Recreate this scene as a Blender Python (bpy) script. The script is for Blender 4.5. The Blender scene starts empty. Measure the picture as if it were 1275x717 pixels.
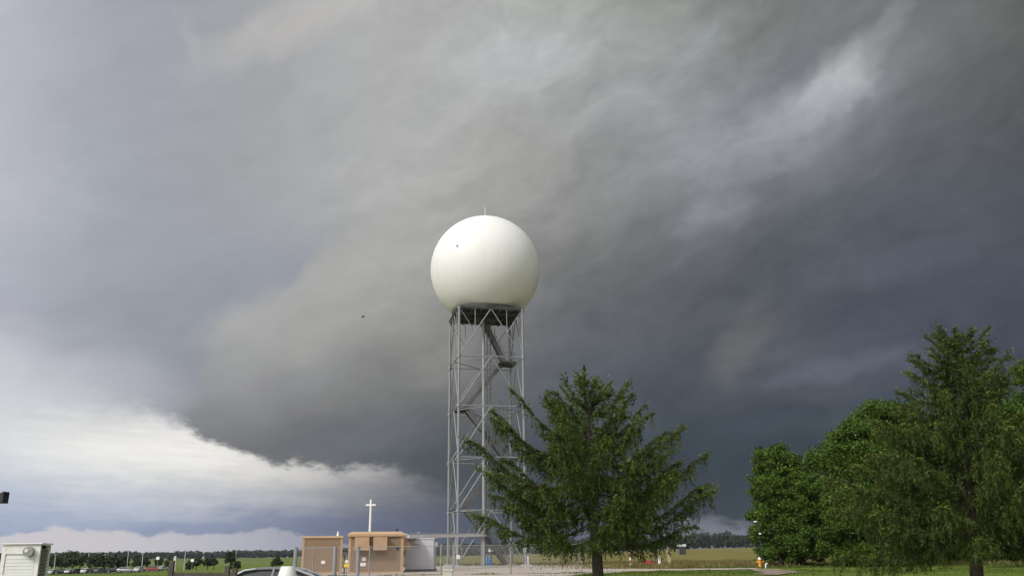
import bpy, bmesh, math, random
import numpy as np
from mathutils import Vector, Matrix, Euler

C = bpy.context.scene.collection
R = math.radians
scene = bpy.context.scene

# ------------------------------------------------------------------ camera
EYE = Vector((0.0, 0.0, 1.7))
PITCH, ROLL, FOCAL = math.atan(330.5 / 1100.0), R(0.65), 1100.0
cam_data = bpy.data.cameras.new('camera')
cam_data.sensor_width = 36.0
cam_data.lens = 36.0 * FOCAL / 1275.0
cam_data.clip_end = 12000.0
cam = bpy.data.objects.new('camera', cam_data)
C.objects.link(cam)
cam.location = EYE
cam_rot = (Matrix.Rotation(R(90) + PITCH, 3, 'X') @ Matrix.Rotation(-ROLL, 3, 'Z'))
cam.rotation_euler = cam_rot.to_euler()
scene.camera = cam
scene.render.resolution_x, scene.render.resolution_y = 1024, 575
scene.view_settings.view_transform = 'Standard'
scene.view_settings.look = 'None'
scene.view_settings.exposure = 0.0
scene.view_settings.gamma = 1.0
scene.cycles.use_denoising = True
scene.cycles.max_bounces = 8
scene.cycles.transparent_max_bounces = 16

# ------------------------------------------------------------------ sun (veiled by cloud behind the camera)
SUN_DIR = Vector((-0.60, -0.62, 0.62)).normalized()
sun_data = bpy.data.lights.new('sun', 'SUN')
sun_data.energy = 2.1
sun_data.angle = R(12)
sun_data.color = (1.0, 0.965, 0.91)
sun = bpy.data.objects.new('sun', sun_data)
C.objects.link(sun)
sun.rotation_euler = SUN_DIR.to_track_quat('Z', 'Y').to_euler()

# ------------------------------------------------------------------ sky: Nishita behind a procedural storm deck
# colours of the cloud deck by direction: one row per elevation (degrees), azimuths -39..39 step 3
CLOUD_ROWS = {
    0: [(130, 133, 140), (130, 133, 140), (130, 133, 140), (130, 133, 140), (127, 130, 138), (120, 123, 130), (110, 112, 115), (106, 108, 111), (103, 105, 109), (100, 103, 108), (81, 88, 97), (66, 77, 88), (60, 72, 83), (55, 67, 79), (51, 63, 75), (47, 59, 71), (45, 56, 69), (44, 54, 67), (44, 54, 67), (44, 54, 67), (44, 54, 65), (43, 53, 63), (41, 51, 60), (39, 49, 58), (38, 48, 57), (38, 48, 57), (38, 48, 57)],
    1.5: [(130, 133, 140), (130, 133, 140), (130, 133, 140), (130, 133, 140), (127, 130, 137), (120, 123, 129), (109, 112, 115), (106, 108, 111), (103, 105, 109), (100, 103, 108), (81, 88, 97), (66, 77, 88), (60, 72, 83), (55, 67, 79), (51, 63, 75), (47, 59, 71), (45, 56, 69), (44, 54, 67), (44, 54, 67), (44, 54, 67), (44, 54, 66), (43, 53, 63), (42, 51, 61), (40, 49, 59), (38, 48, 58), (39, 48, 58), (39, 48, 58)],
    3: [(137, 140, 147), (137, 140, 147), (137, 140, 147), (136, 139, 146), (133, 136, 143), (124, 127, 133), (112, 115, 118), (109, 111, 114), (106, 108, 111), (102, 105, 108), (84, 91, 97), (71, 80, 88), (65, 76, 84), (61, 71, 81), (56, 67, 77), (51, 62, 72), (48, 58, 69), (46, 56, 67), (46, 56, 67), (46, 55, 67), (46, 55, 66), (45, 54, 64), (44, 52, 62), (42, 51, 60), (40, 50, 59), (40, 50, 60), (41, 50, 60)],
    4.5: [(146, 149, 156), (145, 148, 155), (144, 147, 154), (144, 147, 154), (140, 143, 151), (129, 132, 138), (116, 119, 122), (114, 115, 117), (110, 111, 113), (104, 106, 109), (88, 93, 96), (76, 84, 88), (71, 80, 86), (66, 76, 83), (61, 71, 80), (56, 65, 74), (51, 61, 70), (49, 59, 69), (49, 59, 69), (50, 59, 70), (49, 59, 69), (48, 57, 67), (45, 54, 64), (43, 53, 62), (42, 51, 61), (42, 52, 61), (42, 52, 61)],
    6: [(160, 163, 170), (157, 160, 167), (155, 157, 165), (152, 155, 162), (147, 150, 157), (134, 137, 143), (121, 123, 127), (117, 117, 120), (111, 112, 114), (105, 106, 108), (89, 94, 96), (78, 85, 89), (75, 82, 86), (70, 78, 84), (66, 74, 82), (59, 68, 76), (54, 63, 72), (53, 63, 72), (54, 63, 72), (56, 65, 75), (56, 65, 74), (54, 63, 73), (51, 60, 70), (51, 59, 69), (50, 58, 68), (53, 60, 69), (55, 61, 71)],
    8: [(191, 192, 200), (186, 188, 196), (183, 185, 193), (174, 176, 184), (160, 162, 170), (146, 148, 154), (134, 136, 140), (132, 133, 135), (125, 125, 127), (116, 116, 117), (105, 106, 108), (96, 99, 101), (90, 93, 96), (85, 89, 94), (79, 86, 93), (72, 79, 87), (67, 74, 83), (68, 75, 84), (71, 77, 86), (75, 81, 89), (74, 80, 89), (71, 77, 87), (66, 71, 82), (63, 68, 79), (60, 65, 75), (60, 66, 76), (61, 66, 76)],
    10: [(204, 205, 214), (208, 209, 217), (212, 213, 220), (200, 202, 209), (179, 180, 188), (160, 162, 168), (149, 150, 153), (148, 148, 149), (140, 140, 141), (131, 131, 130), (120, 121, 121), (111, 112, 112), (103, 104, 105), (95, 98, 102), (89, 94, 101), (81, 86, 95), (75, 81, 89), (75, 81, 89), (78, 83, 91), (81, 86, 96), (80, 85, 95), (77, 82, 92), (70, 76, 87), (66, 71, 82), (63, 68, 78), (63, 69, 79), (64, 69, 80)],
    12: [(184, 187, 199), (185, 188, 200), (188, 190, 201), (182, 184, 194), (169, 171, 178), (163, 165, 169), (159, 160, 161), (159, 160, 160), (154, 154, 153), (147, 147, 145), (135, 135, 134), (124, 124, 123), (113, 113, 113), (103, 105, 108), (94, 98, 105), (86, 91, 99), (80, 86, 93), (81, 86, 92), (82, 86, 93), (83, 87, 96), (80, 85, 95), (76, 81, 92), (72, 77, 88), (69, 74, 86), (67, 72, 83), (67, 72, 83), (68, 73, 84)],
    14: [(181, 184, 197), (180, 183, 196), (180, 183, 195), (172, 174, 185), (160, 163, 169), (161, 163, 166), (163, 164, 165), (166, 166, 165), (165, 165, 163), (162, 162, 159), (153, 152, 149), (141, 140, 137), (126, 125, 124), (113, 113, 115), (100, 103, 107), (93, 96, 101), (87, 91, 96), (88, 91, 95), (86, 90, 94), (83, 87, 94), (79, 85, 93), (77, 82, 92), (75, 80, 90), (73, 77, 88), (71, 75, 86), (71, 76, 86), (72, 77, 87)],
    16: [(186, 189, 200), (185, 188, 199), (181, 184, 196), (171, 175, 185), (161, 164, 172), (161, 163, 168), (164, 165, 167), (168, 168, 168), (169, 169, 168), (168, 168, 166), (161, 160, 157), (150, 149, 146), (136, 135, 134), (121, 121, 121), (106, 107, 109), (99, 101, 104), (94, 97, 101), (90, 94, 98), (87, 91, 95), (84, 89, 95), (82, 87, 95), (80, 85, 94), (78, 83, 93), (76, 81, 91), (74, 79, 89), (74, 78, 88), (74, 79, 89)],
    18: [(192, 194, 206), (190, 193, 204), (186, 189, 200), (174, 178, 188), (163, 167, 176), (161, 164, 170), (163, 164, 168), (166, 167, 168), (169, 170, 170), (171, 171, 169), (167, 167, 164), (159, 158, 155), (147, 146, 144), (133, 133, 131), (118, 118, 118), (110, 112, 113), (104, 106, 109), (99, 102, 106), (95, 98, 103), (91, 96, 101), (88, 93, 99), (84, 89, 97), (81, 86, 95), (79, 83, 92), (76, 81, 90), (75, 80, 89), (76, 80, 89)],
    20: [(189, 191, 203), (192, 194, 206), (190, 192, 204), (180, 183, 193), (168, 172, 181), (162, 165, 173), (162, 164, 170), (165, 166, 168), (169, 170, 171), (172, 173, 172), (172, 172, 170), (168, 167, 164), (159, 158, 155), (146, 146, 143), (132, 132, 131), (123, 124, 124), (115, 118, 119), (110, 113, 116), (105, 109, 113), (101, 105, 110), (96, 100, 106), (90, 94, 101), (85, 90, 97), (81, 86, 93), (79, 83, 90), (78, 81, 88), (79, 82, 88)],
    23: [(173, 175, 185), (178, 180, 191), (180, 182, 193), (173, 176, 186), (165, 169, 178), (161, 165, 173), (162, 164, 169), (163, 165, 168), (169, 170, 171), (173, 174, 173), (176, 176, 175), (173, 174, 171), (167, 167, 164), (159, 159, 156), (150, 151, 149), (142, 144, 143), (135, 137, 138), (130, 132, 135), (125, 128, 133), (119, 122, 126), (111, 115, 119), (103, 106, 111), (95, 98, 102), (88, 91, 94), (85, 87, 91), (83, 84, 87), (84, 85, 87)],
    26: [(164, 167, 175), (166, 168, 177), (166, 168, 177), (164, 166, 175), (162, 165, 173), (161, 164, 169), (162, 164, 167), (163, 165, 167), (167, 169, 171), (171, 172, 174), (175, 176, 175), (173, 174, 173), (169, 170, 167), (163, 164, 161), (158, 159, 156), (153, 154, 153), (149, 151, 152), (144, 147, 149), (138, 141, 145), (130, 133, 137), (123, 125, 130), (117, 120, 124), (109, 112, 115), (98, 100, 102), (94, 96, 96), (89, 90, 89), (91, 92, 90)],
    29: [(163, 168, 178), (163, 168, 177), (165, 168, 175), (166, 168, 173), (165, 167, 171), (164, 166, 169), (164, 166, 168), (165, 166, 168), (168, 169, 171), (170, 172, 173), (174, 175, 176), (174, 175, 175), (172, 173, 172), (169, 170, 169), (166, 167, 167), (162, 163, 164), (157, 159, 160), (147, 150, 151), (135, 139, 141), (127, 130, 133), (119, 122, 125), (123, 126, 128), (121, 123, 125), (109, 111, 112), (103, 104, 103), (97, 99, 96), (96, 97, 95)],
    32: [(163, 168, 178), (163, 168, 178), (164, 169, 176), (168, 171, 174), (168, 170, 173), (166, 168, 171), (165, 167, 171), (167, 169, 171), (172, 172, 172), (175, 174, 174), (177, 177, 176), (177, 178, 177), (176, 178, 178), (175, 177, 176), (172, 174, 173), (166, 169, 167), (159, 162, 160), (146, 150, 148), (133, 138, 136), (123, 127, 126), (114, 118, 117), (115, 119, 120), (115, 118, 120), (111, 114, 113), (106, 107, 106), (99, 100, 98), (96, 97, 95)],
    36: [(163, 168, 178), (163, 168, 177), (165, 169, 176), (169, 171, 174), (168, 170, 173), (166, 168, 172), (165, 167, 171), (168, 169, 172), (175, 174, 174), (179, 178, 177), (181, 182, 180), (181, 182, 179), (179, 180, 177), (174, 176, 172), (168, 171, 165), (161, 164, 159), (153, 157, 152), (143, 148, 143), (133, 138, 134), (124, 128, 126), (115, 119, 118), (114, 118, 119), (116, 119, 121), (112, 115, 115), (108, 109, 108), (101, 102, 101), (96, 97, 95)],
}
GAP_ROWS = {
    0: [(152, 164, 192), (152, 164, 192), (152, 164, 192), (153, 165, 192), (153, 164, 191), (149, 160, 187), (142, 154, 181), (127, 139, 167), (113, 124, 151), (99, 108, 133), (87, 96, 119), (77, 85, 106), (67, 75, 95), (70, 78, 96), (80, 88, 103), (98, 105, 118), (111, 116, 129), (112, 117, 130), (112, 117, 129), (111, 116, 128), (107, 112, 125), (104, 109, 122), (101, 106, 119), (97, 102, 116), (95, 100, 114), (95, 100, 114), (95, 100, 114)],
    1: [(152, 164, 192), (152, 164, 192), (152, 164, 192), (153, 165, 192), (153, 164, 191), (149, 160, 187), (141, 153, 180), (127, 139, 166), (112, 123, 150), (98, 107, 133), (87, 96, 119), (76, 84, 106), (66, 74, 93), (67, 75, 92), (74, 82, 97), (92, 98, 112), (104, 109, 122), (106, 111, 124), (106, 111, 124), (105, 110, 123), (102, 107, 120), (99, 104, 117), (95, 100, 114), (92, 97, 111), (90, 95, 109), (90, 95, 109), (90, 95, 109)],
    2: [(161, 173, 199), (161, 172, 198), (160, 172, 198), (162, 173, 198), (164, 174, 197), (161, 171, 194), (154, 164, 188), (141, 151, 175), (128, 137, 161), (115, 123, 146), (100, 107, 128), (85, 92, 112), (71, 79, 97), (68, 76, 92), (68, 76, 91), (87, 93, 106), (99, 104, 117), (99, 104, 117), (99, 104, 117), (98, 103, 116), (96, 101, 114), (93, 98, 111), (90, 95, 109), (87, 92, 106), (85, 90, 104), (85, 90, 104), (85, 90, 104)],
    3: [(176, 186, 206), (175, 185, 206), (175, 185, 205), (177, 186, 205), (184, 192, 207), (188, 195, 208), (188, 194, 206), (182, 186, 197), (166, 170, 181), (145, 149, 160), (118, 122, 134), (96, 101, 113), (82, 87, 100), (76, 82, 95), (74, 80, 94), (87, 92, 106), (96, 101, 113), (96, 101, 113), (96, 101, 113), (96, 101, 113), (94, 99, 112), (92, 97, 110), (90, 95, 109), (88, 93, 107), (87, 92, 106), (88, 93, 107), (89, 94, 108)],
    4: [(194, 202, 215), (191, 199, 214), (189, 198, 213), (192, 199, 213), (201, 206, 215), (204, 209, 215), (203, 207, 212), (198, 200, 203), (183, 185, 188), (164, 164, 168), (139, 139, 144), (116, 117, 123), (96, 99, 107), (87, 91, 101), (83, 88, 99), (92, 97, 108), (98, 103, 115), (98, 103, 115), (98, 103, 115), (99, 104, 116), (97, 102, 114), (95, 100, 113), (94, 99, 112), (92, 97, 110), (90, 95, 109), (90, 95, 109), (90, 95, 109)],
    5: [(209, 214, 223), (207, 212, 222), (205, 211, 221), (210, 214, 221), (224, 226, 227), (230, 231, 229), (230, 230, 227), (224, 222, 219), (211, 209, 206), (196, 194, 192), (166, 165, 165), (138, 138, 140), (112, 114, 118), (97, 100, 107), (87, 91, 101), (94, 99, 110), (100, 105, 117), (100, 105, 117), (100, 105, 117), (100, 105, 117), (98, 103, 115), (96, 101, 114), (94, 99, 112), (92, 97, 110), (90, 95, 109), (90, 95, 109), (90, 95, 109)],
    6: [(208, 212, 218), (208, 212, 219), (209, 213, 220), (216, 219, 222), (232, 233, 230), (241, 239, 235), (243, 241, 237), (242, 240, 234), (219, 217, 213), (188, 187, 184), (151, 150, 150), (123, 123, 125), (108, 110, 114), (98, 101, 107), (90, 93, 103), (96, 100, 111), (100, 105, 117), (100, 105, 117), (100, 105, 117), (100, 105, 117), (98, 103, 115), (96, 101, 114), (94, 99, 112), (92, 97, 110), (90, 95, 109), (90, 95, 109), (90, 95, 109)],
    7: [(214, 216, 219), (213, 215, 219), (212, 214, 219), (216, 219, 221), (225, 226, 225), (231, 230, 227), (233, 231, 228), (232, 230, 225), (223, 221, 217), (209, 207, 203), (184, 183, 181), (158, 158, 157), (129, 130, 131), (109, 111, 116), (93, 95, 105), (96, 100, 112), (100, 105, 117), (100, 105, 117), (100, 105, 117), (100, 105, 117), (98, 103, 116), (96, 101, 114), (94, 99, 112), (92, 97, 111), (90, 95, 109), (90, 95, 109), (90, 95, 109)],
    8: [(210, 211, 217), (211, 213, 218), (212, 214, 218), (217, 218, 220), (222, 223, 223), (225, 224, 223), (224, 223, 221), (222, 221, 218), (215, 213, 210), (205, 203, 200), (189, 188, 186), (165, 166, 165), (132, 134, 135), (110, 112, 117), (93, 95, 106), (96, 100, 112), (100, 105, 117), (100, 105, 117), (100, 105, 117), (100, 105, 117), (98, 103, 116), (96, 101, 114), (94, 99, 112), (92, 97, 111), (90, 95, 109), (90, 95, 109), (90, 95, 109)],
    9: [(207, 208, 215), (208, 209, 216), (208, 209, 216), (212, 213, 218), (215, 215, 219), (216, 217, 218), (217, 216, 216), (216, 215, 214), (211, 210, 208), (203, 202, 200), (189, 188, 187), (166, 167, 167), (133, 134, 135), (110, 112, 117), (93, 95, 106), (96, 100, 112), (100, 105, 117), (100, 105, 117), (100, 105, 117), (100, 105, 117), (98, 103, 116), (96, 101, 114), (94, 99, 112), (92, 97, 111), (90, 95, 109), (90, 95, 109), (90, 95, 109)],
    10: [(205, 206, 214), (206, 207, 215), (206, 207, 215), (209, 210, 216), (209, 210, 216), (210, 210, 214), (210, 210, 212), (211, 211, 211), (208, 208, 207), (203, 202, 201), (188, 188, 188), (166, 166, 167), (133, 134, 135), (110, 112, 117), (93, 95, 106), (96, 100, 111), (100, 105, 117), (100, 105, 117), (100, 105, 117), (100, 105, 117), (98, 103, 116), (96, 101, 114), (94, 99, 113), (92, 97, 111), (90, 95, 109), (90, 95, 109), (90, 95, 109)],
    11: [(205, 206, 214), (205, 206, 214), (205, 206, 214), (207, 208, 215), (207, 208, 214), (207, 208, 212), (207, 207, 211), (208, 208, 210), (207, 206, 207), (203, 202, 201), (188, 188, 188), (166, 166, 166), (133, 134, 135), (110, 112, 117), (93, 95, 106), (96, 100, 111), (100, 105, 117), (100, 105, 117), (100, 105, 117), (100, 105, 117), (98, 103, 116), (96, 101, 114), (94, 99, 113), (92, 97, 111), (90, 95, 109), (90, 95, 109), (90, 95, 109)],
    13: [(205, 206, 214), (205, 206, 214), (205, 206, 214), (207, 208, 215), (206, 207, 213), (205, 206, 211), (205, 205, 209), (205, 205, 208), (205, 204, 205), (202, 202, 201), (188, 188, 187), (165, 166, 166), (132, 134, 135), (111, 113, 117), (94, 96, 106), (96, 100, 111), (100, 105, 117), (100, 105, 117), (100, 105, 117), (100, 105, 117), (99, 104, 116), (97, 102, 114), (95, 100, 113), (93, 98, 111), (90, 95, 109), (90, 95, 109), (90, 95, 109)],
}
LEFT_ROWS = {
    7: [(205, 207, 214), (204, 206, 213), (203, 204, 212), (197, 199, 207), (183, 185, 193), (165, 167, 175), (145, 147, 155), (126, 128, 134), (124, 127, 134), (130, 133, 142), (131, 134, 142), (132, 135, 142), (132, 135, 142), (132, 135, 142), (132, 135, 142), (132, 135, 142), (132, 135, 142), (132, 135, 142), (132, 135, 142), (132, 135, 142), (133, 136, 143), (133, 136, 143), (134, 137, 144), (134, 137, 144), (135, 138, 145), (135, 138, 145), (136, 139, 146)],
    9: [(215, 216, 222), (215, 216, 222), (213, 214, 221), (206, 208, 215), (192, 194, 202), (172, 174, 182), (152, 154, 162), (132, 134, 141), (130, 132, 140), (133, 136, 145), (135, 138, 145), (135, 138, 145), (135, 138, 145), (135, 138, 145), (135, 138, 145), (135, 138, 145), (136, 139, 146), (136, 139, 146), (136, 139, 146), (137, 140, 147), (137, 140, 147), (138, 141, 148), (139, 142, 149), (139, 142, 149), (140, 143, 150), (142, 145, 152), (143, 146, 153)],
    10.5: [(195, 196, 206), (198, 199, 208), (203, 204, 212), (199, 201, 209), (187, 189, 197), (168, 171, 180), (150, 153, 162), (137, 140, 149), (136, 138, 147), (137, 140, 149), (138, 141, 149), (139, 142, 149), (139, 142, 149), (139, 142, 149), (139, 142, 149), (139, 142, 149), (139, 142, 149), (140, 143, 150), (140, 143, 150), (141, 144, 151), (141, 144, 151), (142, 145, 152), (143, 146, 153), (144, 147, 154), (145, 147, 154), (146, 148, 155), (148, 149, 155)],
    12: [(184, 187, 199), (185, 188, 200), (187, 189, 201), (179, 182, 192), (164, 167, 177), (153, 157, 168), (145, 149, 159), (140, 144, 154), (140, 144, 153), (141, 144, 153), (142, 145, 153), (143, 146, 153), (143, 146, 153), (143, 146, 153), (143, 146, 153), (143, 146, 153), (143, 146, 153), (144, 147, 154), (144, 147, 154), (145, 147, 154), (146, 148, 154), (146, 148, 155), (147, 149, 155), (149, 149, 155), (151, 151, 156), (153, 153, 156), (156, 156, 157)],
    14: [(181, 184, 197), (180, 183, 196), (180, 183, 195), (170, 173, 185), (155, 159, 169), (150, 155, 165), (147, 151, 162), (145, 149, 160), (146, 149, 159), (147, 149, 158), (147, 149, 156), (148, 149, 155), (148, 149, 155), (148, 149, 155), (148, 149, 155), (148, 149, 155), (149, 150, 155), (150, 151, 155), (151, 151, 156), (152, 152, 156), (153, 153, 156), (155, 155, 157), (157, 156, 157), (159, 158, 158), (161, 160, 159), (164, 163, 161), (166, 165, 163)],
    17: [(189, 192, 203), (187, 190, 201), (183, 186, 197), (172, 176, 186), (160, 165, 174), (155, 160, 170), (153, 157, 167), (152, 156, 166), (155, 158, 167), (158, 160, 166), (161, 160, 162), (161, 160, 159), (161, 160, 159), (161, 160, 159), (162, 161, 159), (162, 161, 160), (163, 162, 160), (163, 162, 161), (164, 163, 161), (165, 164, 162), (167, 166, 164), (168, 167, 165), (170, 169, 166), (172, 171, 168), (173, 172, 169), (174, 174, 171), (176, 175, 173)],
    20: [(189, 191, 202), (191, 193, 205), (190, 192, 204), (180, 183, 193), (168, 172, 181), (161, 165, 174), (159, 162, 171), (159, 162, 169), (164, 166, 170), (168, 169, 170), (171, 171, 169), (172, 172, 169), (172, 171, 169), (172, 171, 169), (172, 172, 169), (173, 172, 169), (173, 172, 169), (173, 172, 170), (174, 173, 170), (174, 174, 171), (175, 174, 172), (176, 175, 173), (176, 176, 174), (177, 177, 175), (177, 177, 175), (177, 177, 176), (177, 177, 176)],
    24: [(188, 190, 201), (188, 190, 201), (185, 187, 198), (174, 177, 187), (165, 169, 178), (161, 164, 172), (161, 163, 169), (163, 165, 168), (168, 170, 171), (173, 173, 174), (176, 176, 175), (177, 177, 176), (177, 177, 176), (177, 177, 176), (177, 177, 176), (177, 177, 176), (177, 177, 176), (177, 177, 176), (177, 177, 176), (177, 177, 176), (177, 177, 176), (177, 177, 176), (177, 177, 176), (177, 177, 176), (177, 177, 176), (177, 177, 176), (177, 177, 176)],
    26: [(188, 190, 201), (188, 190, 201), (184, 186, 197), (173, 176, 186), (165, 168, 177), (160, 163, 172), (161, 164, 169), (163, 165, 168), (168, 169, 171), (172, 173, 174), (176, 176, 175), (177, 177, 176), (177, 177, 176), (177, 177, 176), (177, 177, 176), (177, 177, 176), (177, 177, 176), (177, 177, 176), (177, 177, 176), (177, 177, 176), (177, 177, 176), (177, 177, 176), (177, 177, 176), (177, 177, 176), (177, 177, 176), (177, 177, 176), (177, 177, 176)],
}
BASE_EDGE = [(-32.63, 8.28), (-30.32, 8.32), (-27.9, 8.39), (-26.23, 8.4), (-23.17, 8.33), (-21.1, 7.9), (-18.69, 6.69), (-16.04, 5.93), (-14.09, 5.43), (-10.65, 5.31), (-8.41, 5.57), (-7.13, 4.78), (-4.08, 3.48), (-1.05, 1.89), (2.97, 1.36), (7.98, 2.16), (10.93, 2.16), (15.64, 1.41), (21.9, 1.06), (31.43, 0.66)]
HORIZON_EDGE = [(-31.56, 1.02), (-28.57, 1.23), (-27.25, 1.66), (-26.26, 1.75), (-25.41, 1.48), (-23.32, 1.53), (-21.79, 1.21), (-20.5, 1.43), (-19.37, 1.29), (-16.65, 1.33), (-15.04, 1.65), (-13.36, 1.31), (-10.94, 0.78), (-7.0, -0.35), (7.8, -1.31), (28.68, -1.38)]
SHELF_EDGE = [(-21.48, 7.08), (-20.84, 8.53), (-20.45, 10.24), (-20.18, 11.96), (-19.41, 13.39), (-18.13, 14.41), (-16.21, 15.29), (-14.28, 16.82), (-12.32, 18.87), (-10.84, 21.35), (-9.34, 24.73), (-6.68, 29.84)]

def s2l(c):
    return tuple(((v / 12.92) if v <= 0.04045 else ((v + 0.055) / 1.055) ** 2.4) for v in c)

def linrow(row):
    return [s2l(tuple(v / 255.0 for v in c)) for c in row]

world = bpy.data.worlds.new('World')
scene.world = world
world.use_nodes = True
wt = world.node_tree
wt.nodes.clear()

def wn(kind, **kw):
    n = wt.nodes.new(kind)
    for k, v in kw.items():
        setattr(n, k, v)
    return n

def plug(sock, v):
    if hasattr(v, 'is_output'):
        wt.links.new(v, sock)
    else:
        sock.default_value = v

def M(op, a, b=0.0, c=None, clamp=False):
    n = wn('ShaderNodeMath', operation=op, use_clamp=clamp)
    plug(n.inputs[0], a); plug(n.inputs[1], b)
    if c is not None:
        plug(n.inputs[2], c)
    return n.outputs[0]

def step(v, lo, hi):
    n = wn('ShaderNodeMapRange', interpolation_type='SMOOTHSTEP')
    plug(n.inputs[0], v); plug(n.inputs[1], lo); plug(n.inputs[2], hi)
    n.inputs[3].default_value = 0.0; n.inputs[4].default_value = 1.0
    return n.outputs[0]

def lin(v, lo, hi):
    n = wn('ShaderNodeMapRange', interpolation_type='LINEAR')
    plug(n.inputs[0], v); plug(n.inputs[1], lo); plug(n.inputs[2], hi)
    n.inputs[3].default_value = 0.0; n.inputs[4].default_value = 1.0
    return n.outputs[0]

def mixc(f, a, b):
    n = wn('ShaderNodeMix', data_type='RGBA', blend_type='MIX')
    plug(n.inputs['Factor'], f)
    plug(n.inputs[6], a); plug(n.inputs[7], b)
    return n.outputs[2]

def mulc(a, b):
    n = wn('ShaderNodeMix', data_type='RGBA', blend_type='MULTIPLY')
    n.inputs['Factor'].default_value = 1.0
    plug(n.inputs[6], a); plug(n.inputs[7], b)
    return n.outputs[2]

def combine(x, y, z=0.0):
    n = wn('ShaderNodeCombineXYZ')
    plug(n.inputs[0], x); plug(n.inputs[1], y); plug(n.inputs[2], z)
    return n.outputs[0]

def vmath(op, a, b):
    n = wn('ShaderNodeVectorMath', operation=op)
    plug(n.inputs[0], a)
    if op == 'SCALE':
        plug(n.inputs['Scale'], b)
    else:
        plug(n.inputs[1], b)
    return n.outputs[0]

def noise(vec, scale, detail=4.0, rough=0.5, dist=0.0):
    n = wn('ShaderNodeTexNoise')
    plug(n.inputs['Vector'], vec)
    n.inputs['Scale'].default_value = scale
    n.inputs['Detail'].default_value = detail
    n.inputs['Roughness'].default_value = rough
    n.inputs['Distortion'].default_value = dist
    return n

def ramp(fac, stops, interp='B_SPLINE'):
    n = wn('ShaderNodeValToRGB')
    cr = n.color_ramp
    cr.interpolation = interp
    while len(cr.elements) < len(stops):
        cr.elements.new(0.5)
    for e, (p, c) in zip(cr.elements, stops):
        e.position = p
    for e, (p, c) in zip(cr.elements, stops):
        e.color = (c[0], c[1], c[2], 1.0)
    plug(n.inputs[0], fac)
    return n.outputs[0]

tc = wn('ShaderNodeTexCoord')
sep = wn('ShaderNodeSeparateXYZ')
wt.links.new(tc.outputs['Generated'], sep.inputs[0])
DX, DY, DZ = sep.outputs
AZ = M('MULTIPLY', M('ARCTAN2', DX, DY), 57.29578)
EL = M('MULTIPLY', M('ARCSINE', DZ), 57.29578)
P0 = combine(AZ, EL)

def mapped(vec, rot=0.0, scale=(1, 1, 1), loc=(0, 0, 0), kind='TEXTURE'):
    n = wn('ShaderNodeMapping', vector_type=kind)
    plug(n.inputs['Vector'], vec)
    n.inputs['Location'].default_value = loc
    n.inputs['Rotation'].default_value = (0, 0, rot)
    n.inputs['Scale'].default_value = scale
    return n.outputs[0]

def warped(vec, scale, amp, detail, off):
    v = mapped(vec, loc=off, kind='POINT')
    n = noise(v, scale, detail, 0.52)
    d = vmath('SUBTRACT', n.outputs['Color'], (0.5, 0.5, 0.5))
    return vmath('ADD', vec, vmath('SCALE', d, amp))

P1 = warped(P0, 0.10, 5.0, 3.0, (11, 5, 0))        # broad billows
P2 = warped(P1, 0.42, 1.9, 4.0, (3, 40, 0))        # torn wisps

def xy(vec):
    s = wn('ShaderNodeSeparateXYZ'); plug(s.inputs[0], vec)
    return s.outputs[0], s.outputs[1]

P3 = warped(P0, 0.45, 2.0, 5.0, (8, 21, 0))       # crisp torn edges that stay in place
X1, Y1 = xy(P1)
X2, Y2 = xy(P2)

def grid(rows, ax, el):
    fac = lin(ax, -39.0, 39.0)
    keys = sorted(rows)
    out = None
    for i, k in enumerate(keys):
        cols = linrow(rows[k])
        c = ramp(fac, [(j / (len(cols) - 1), v) for j, v in enumerate(cols)])
        out = c if out is None else mixc(lin(el, float(keys[i - 1]), float(k)), out, c)
    return out

def curve(pts, v, lo, hi, vlo, vhi):
    st = [((a - lo) / (hi - lo), ((b - vlo) / (vhi - vlo),) * 3) for a, b in pts]
    return M('ADD', M('MULTIPLY', ramp(lin(v, lo, hi), st, 'LINEAR'), vhi - vlo), vlo)

deck = grid(CLOUD_ROWS, X1, Y1)
left = grid(LEFT_ROWS, X1, Y1)
YG = M('ADD', EL, M('MULTIPLY', M('SUBTRACT', noise(mapped(P0, 0, (9, 1.3, 1)), 1.0, 5, 0.55).outputs[0], 0.5), 1.8))
YG = M('ADD', YG, M('MULTIPLY', M('SUBTRACT', noise(mapped(P0, 0, (1.6, 0.7, 1), (4, 2, 0)), 1.0, 5, 0.6).outputs[0], 0.5), 1.4))
gap = grid(GAP_ROWS, X1, YG)
gs = M('ADD', M('MULTIPLY', M('SUBTRACT', noise(mapped(P0, R(-2), (7, 0.5, 1), (1, 6, 0)), 1.0, 4, 0.6).outputs[0], 0.5), .28), 1.0)
gap = mulc(gap, combine(gs, gs, gs))

# smooth grey sheet left of the shelf cloud's leading edge
shelf = curve([(b, a) for a, b in SHELF_EDGE], Y2, 7.0, 30.0, -22.0, -6.0)
m_shelf = step(M('SUBTRACT', X2, shelf), -0.7, 1.3)
col = mixc(m_shelf, left, deck)

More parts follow.
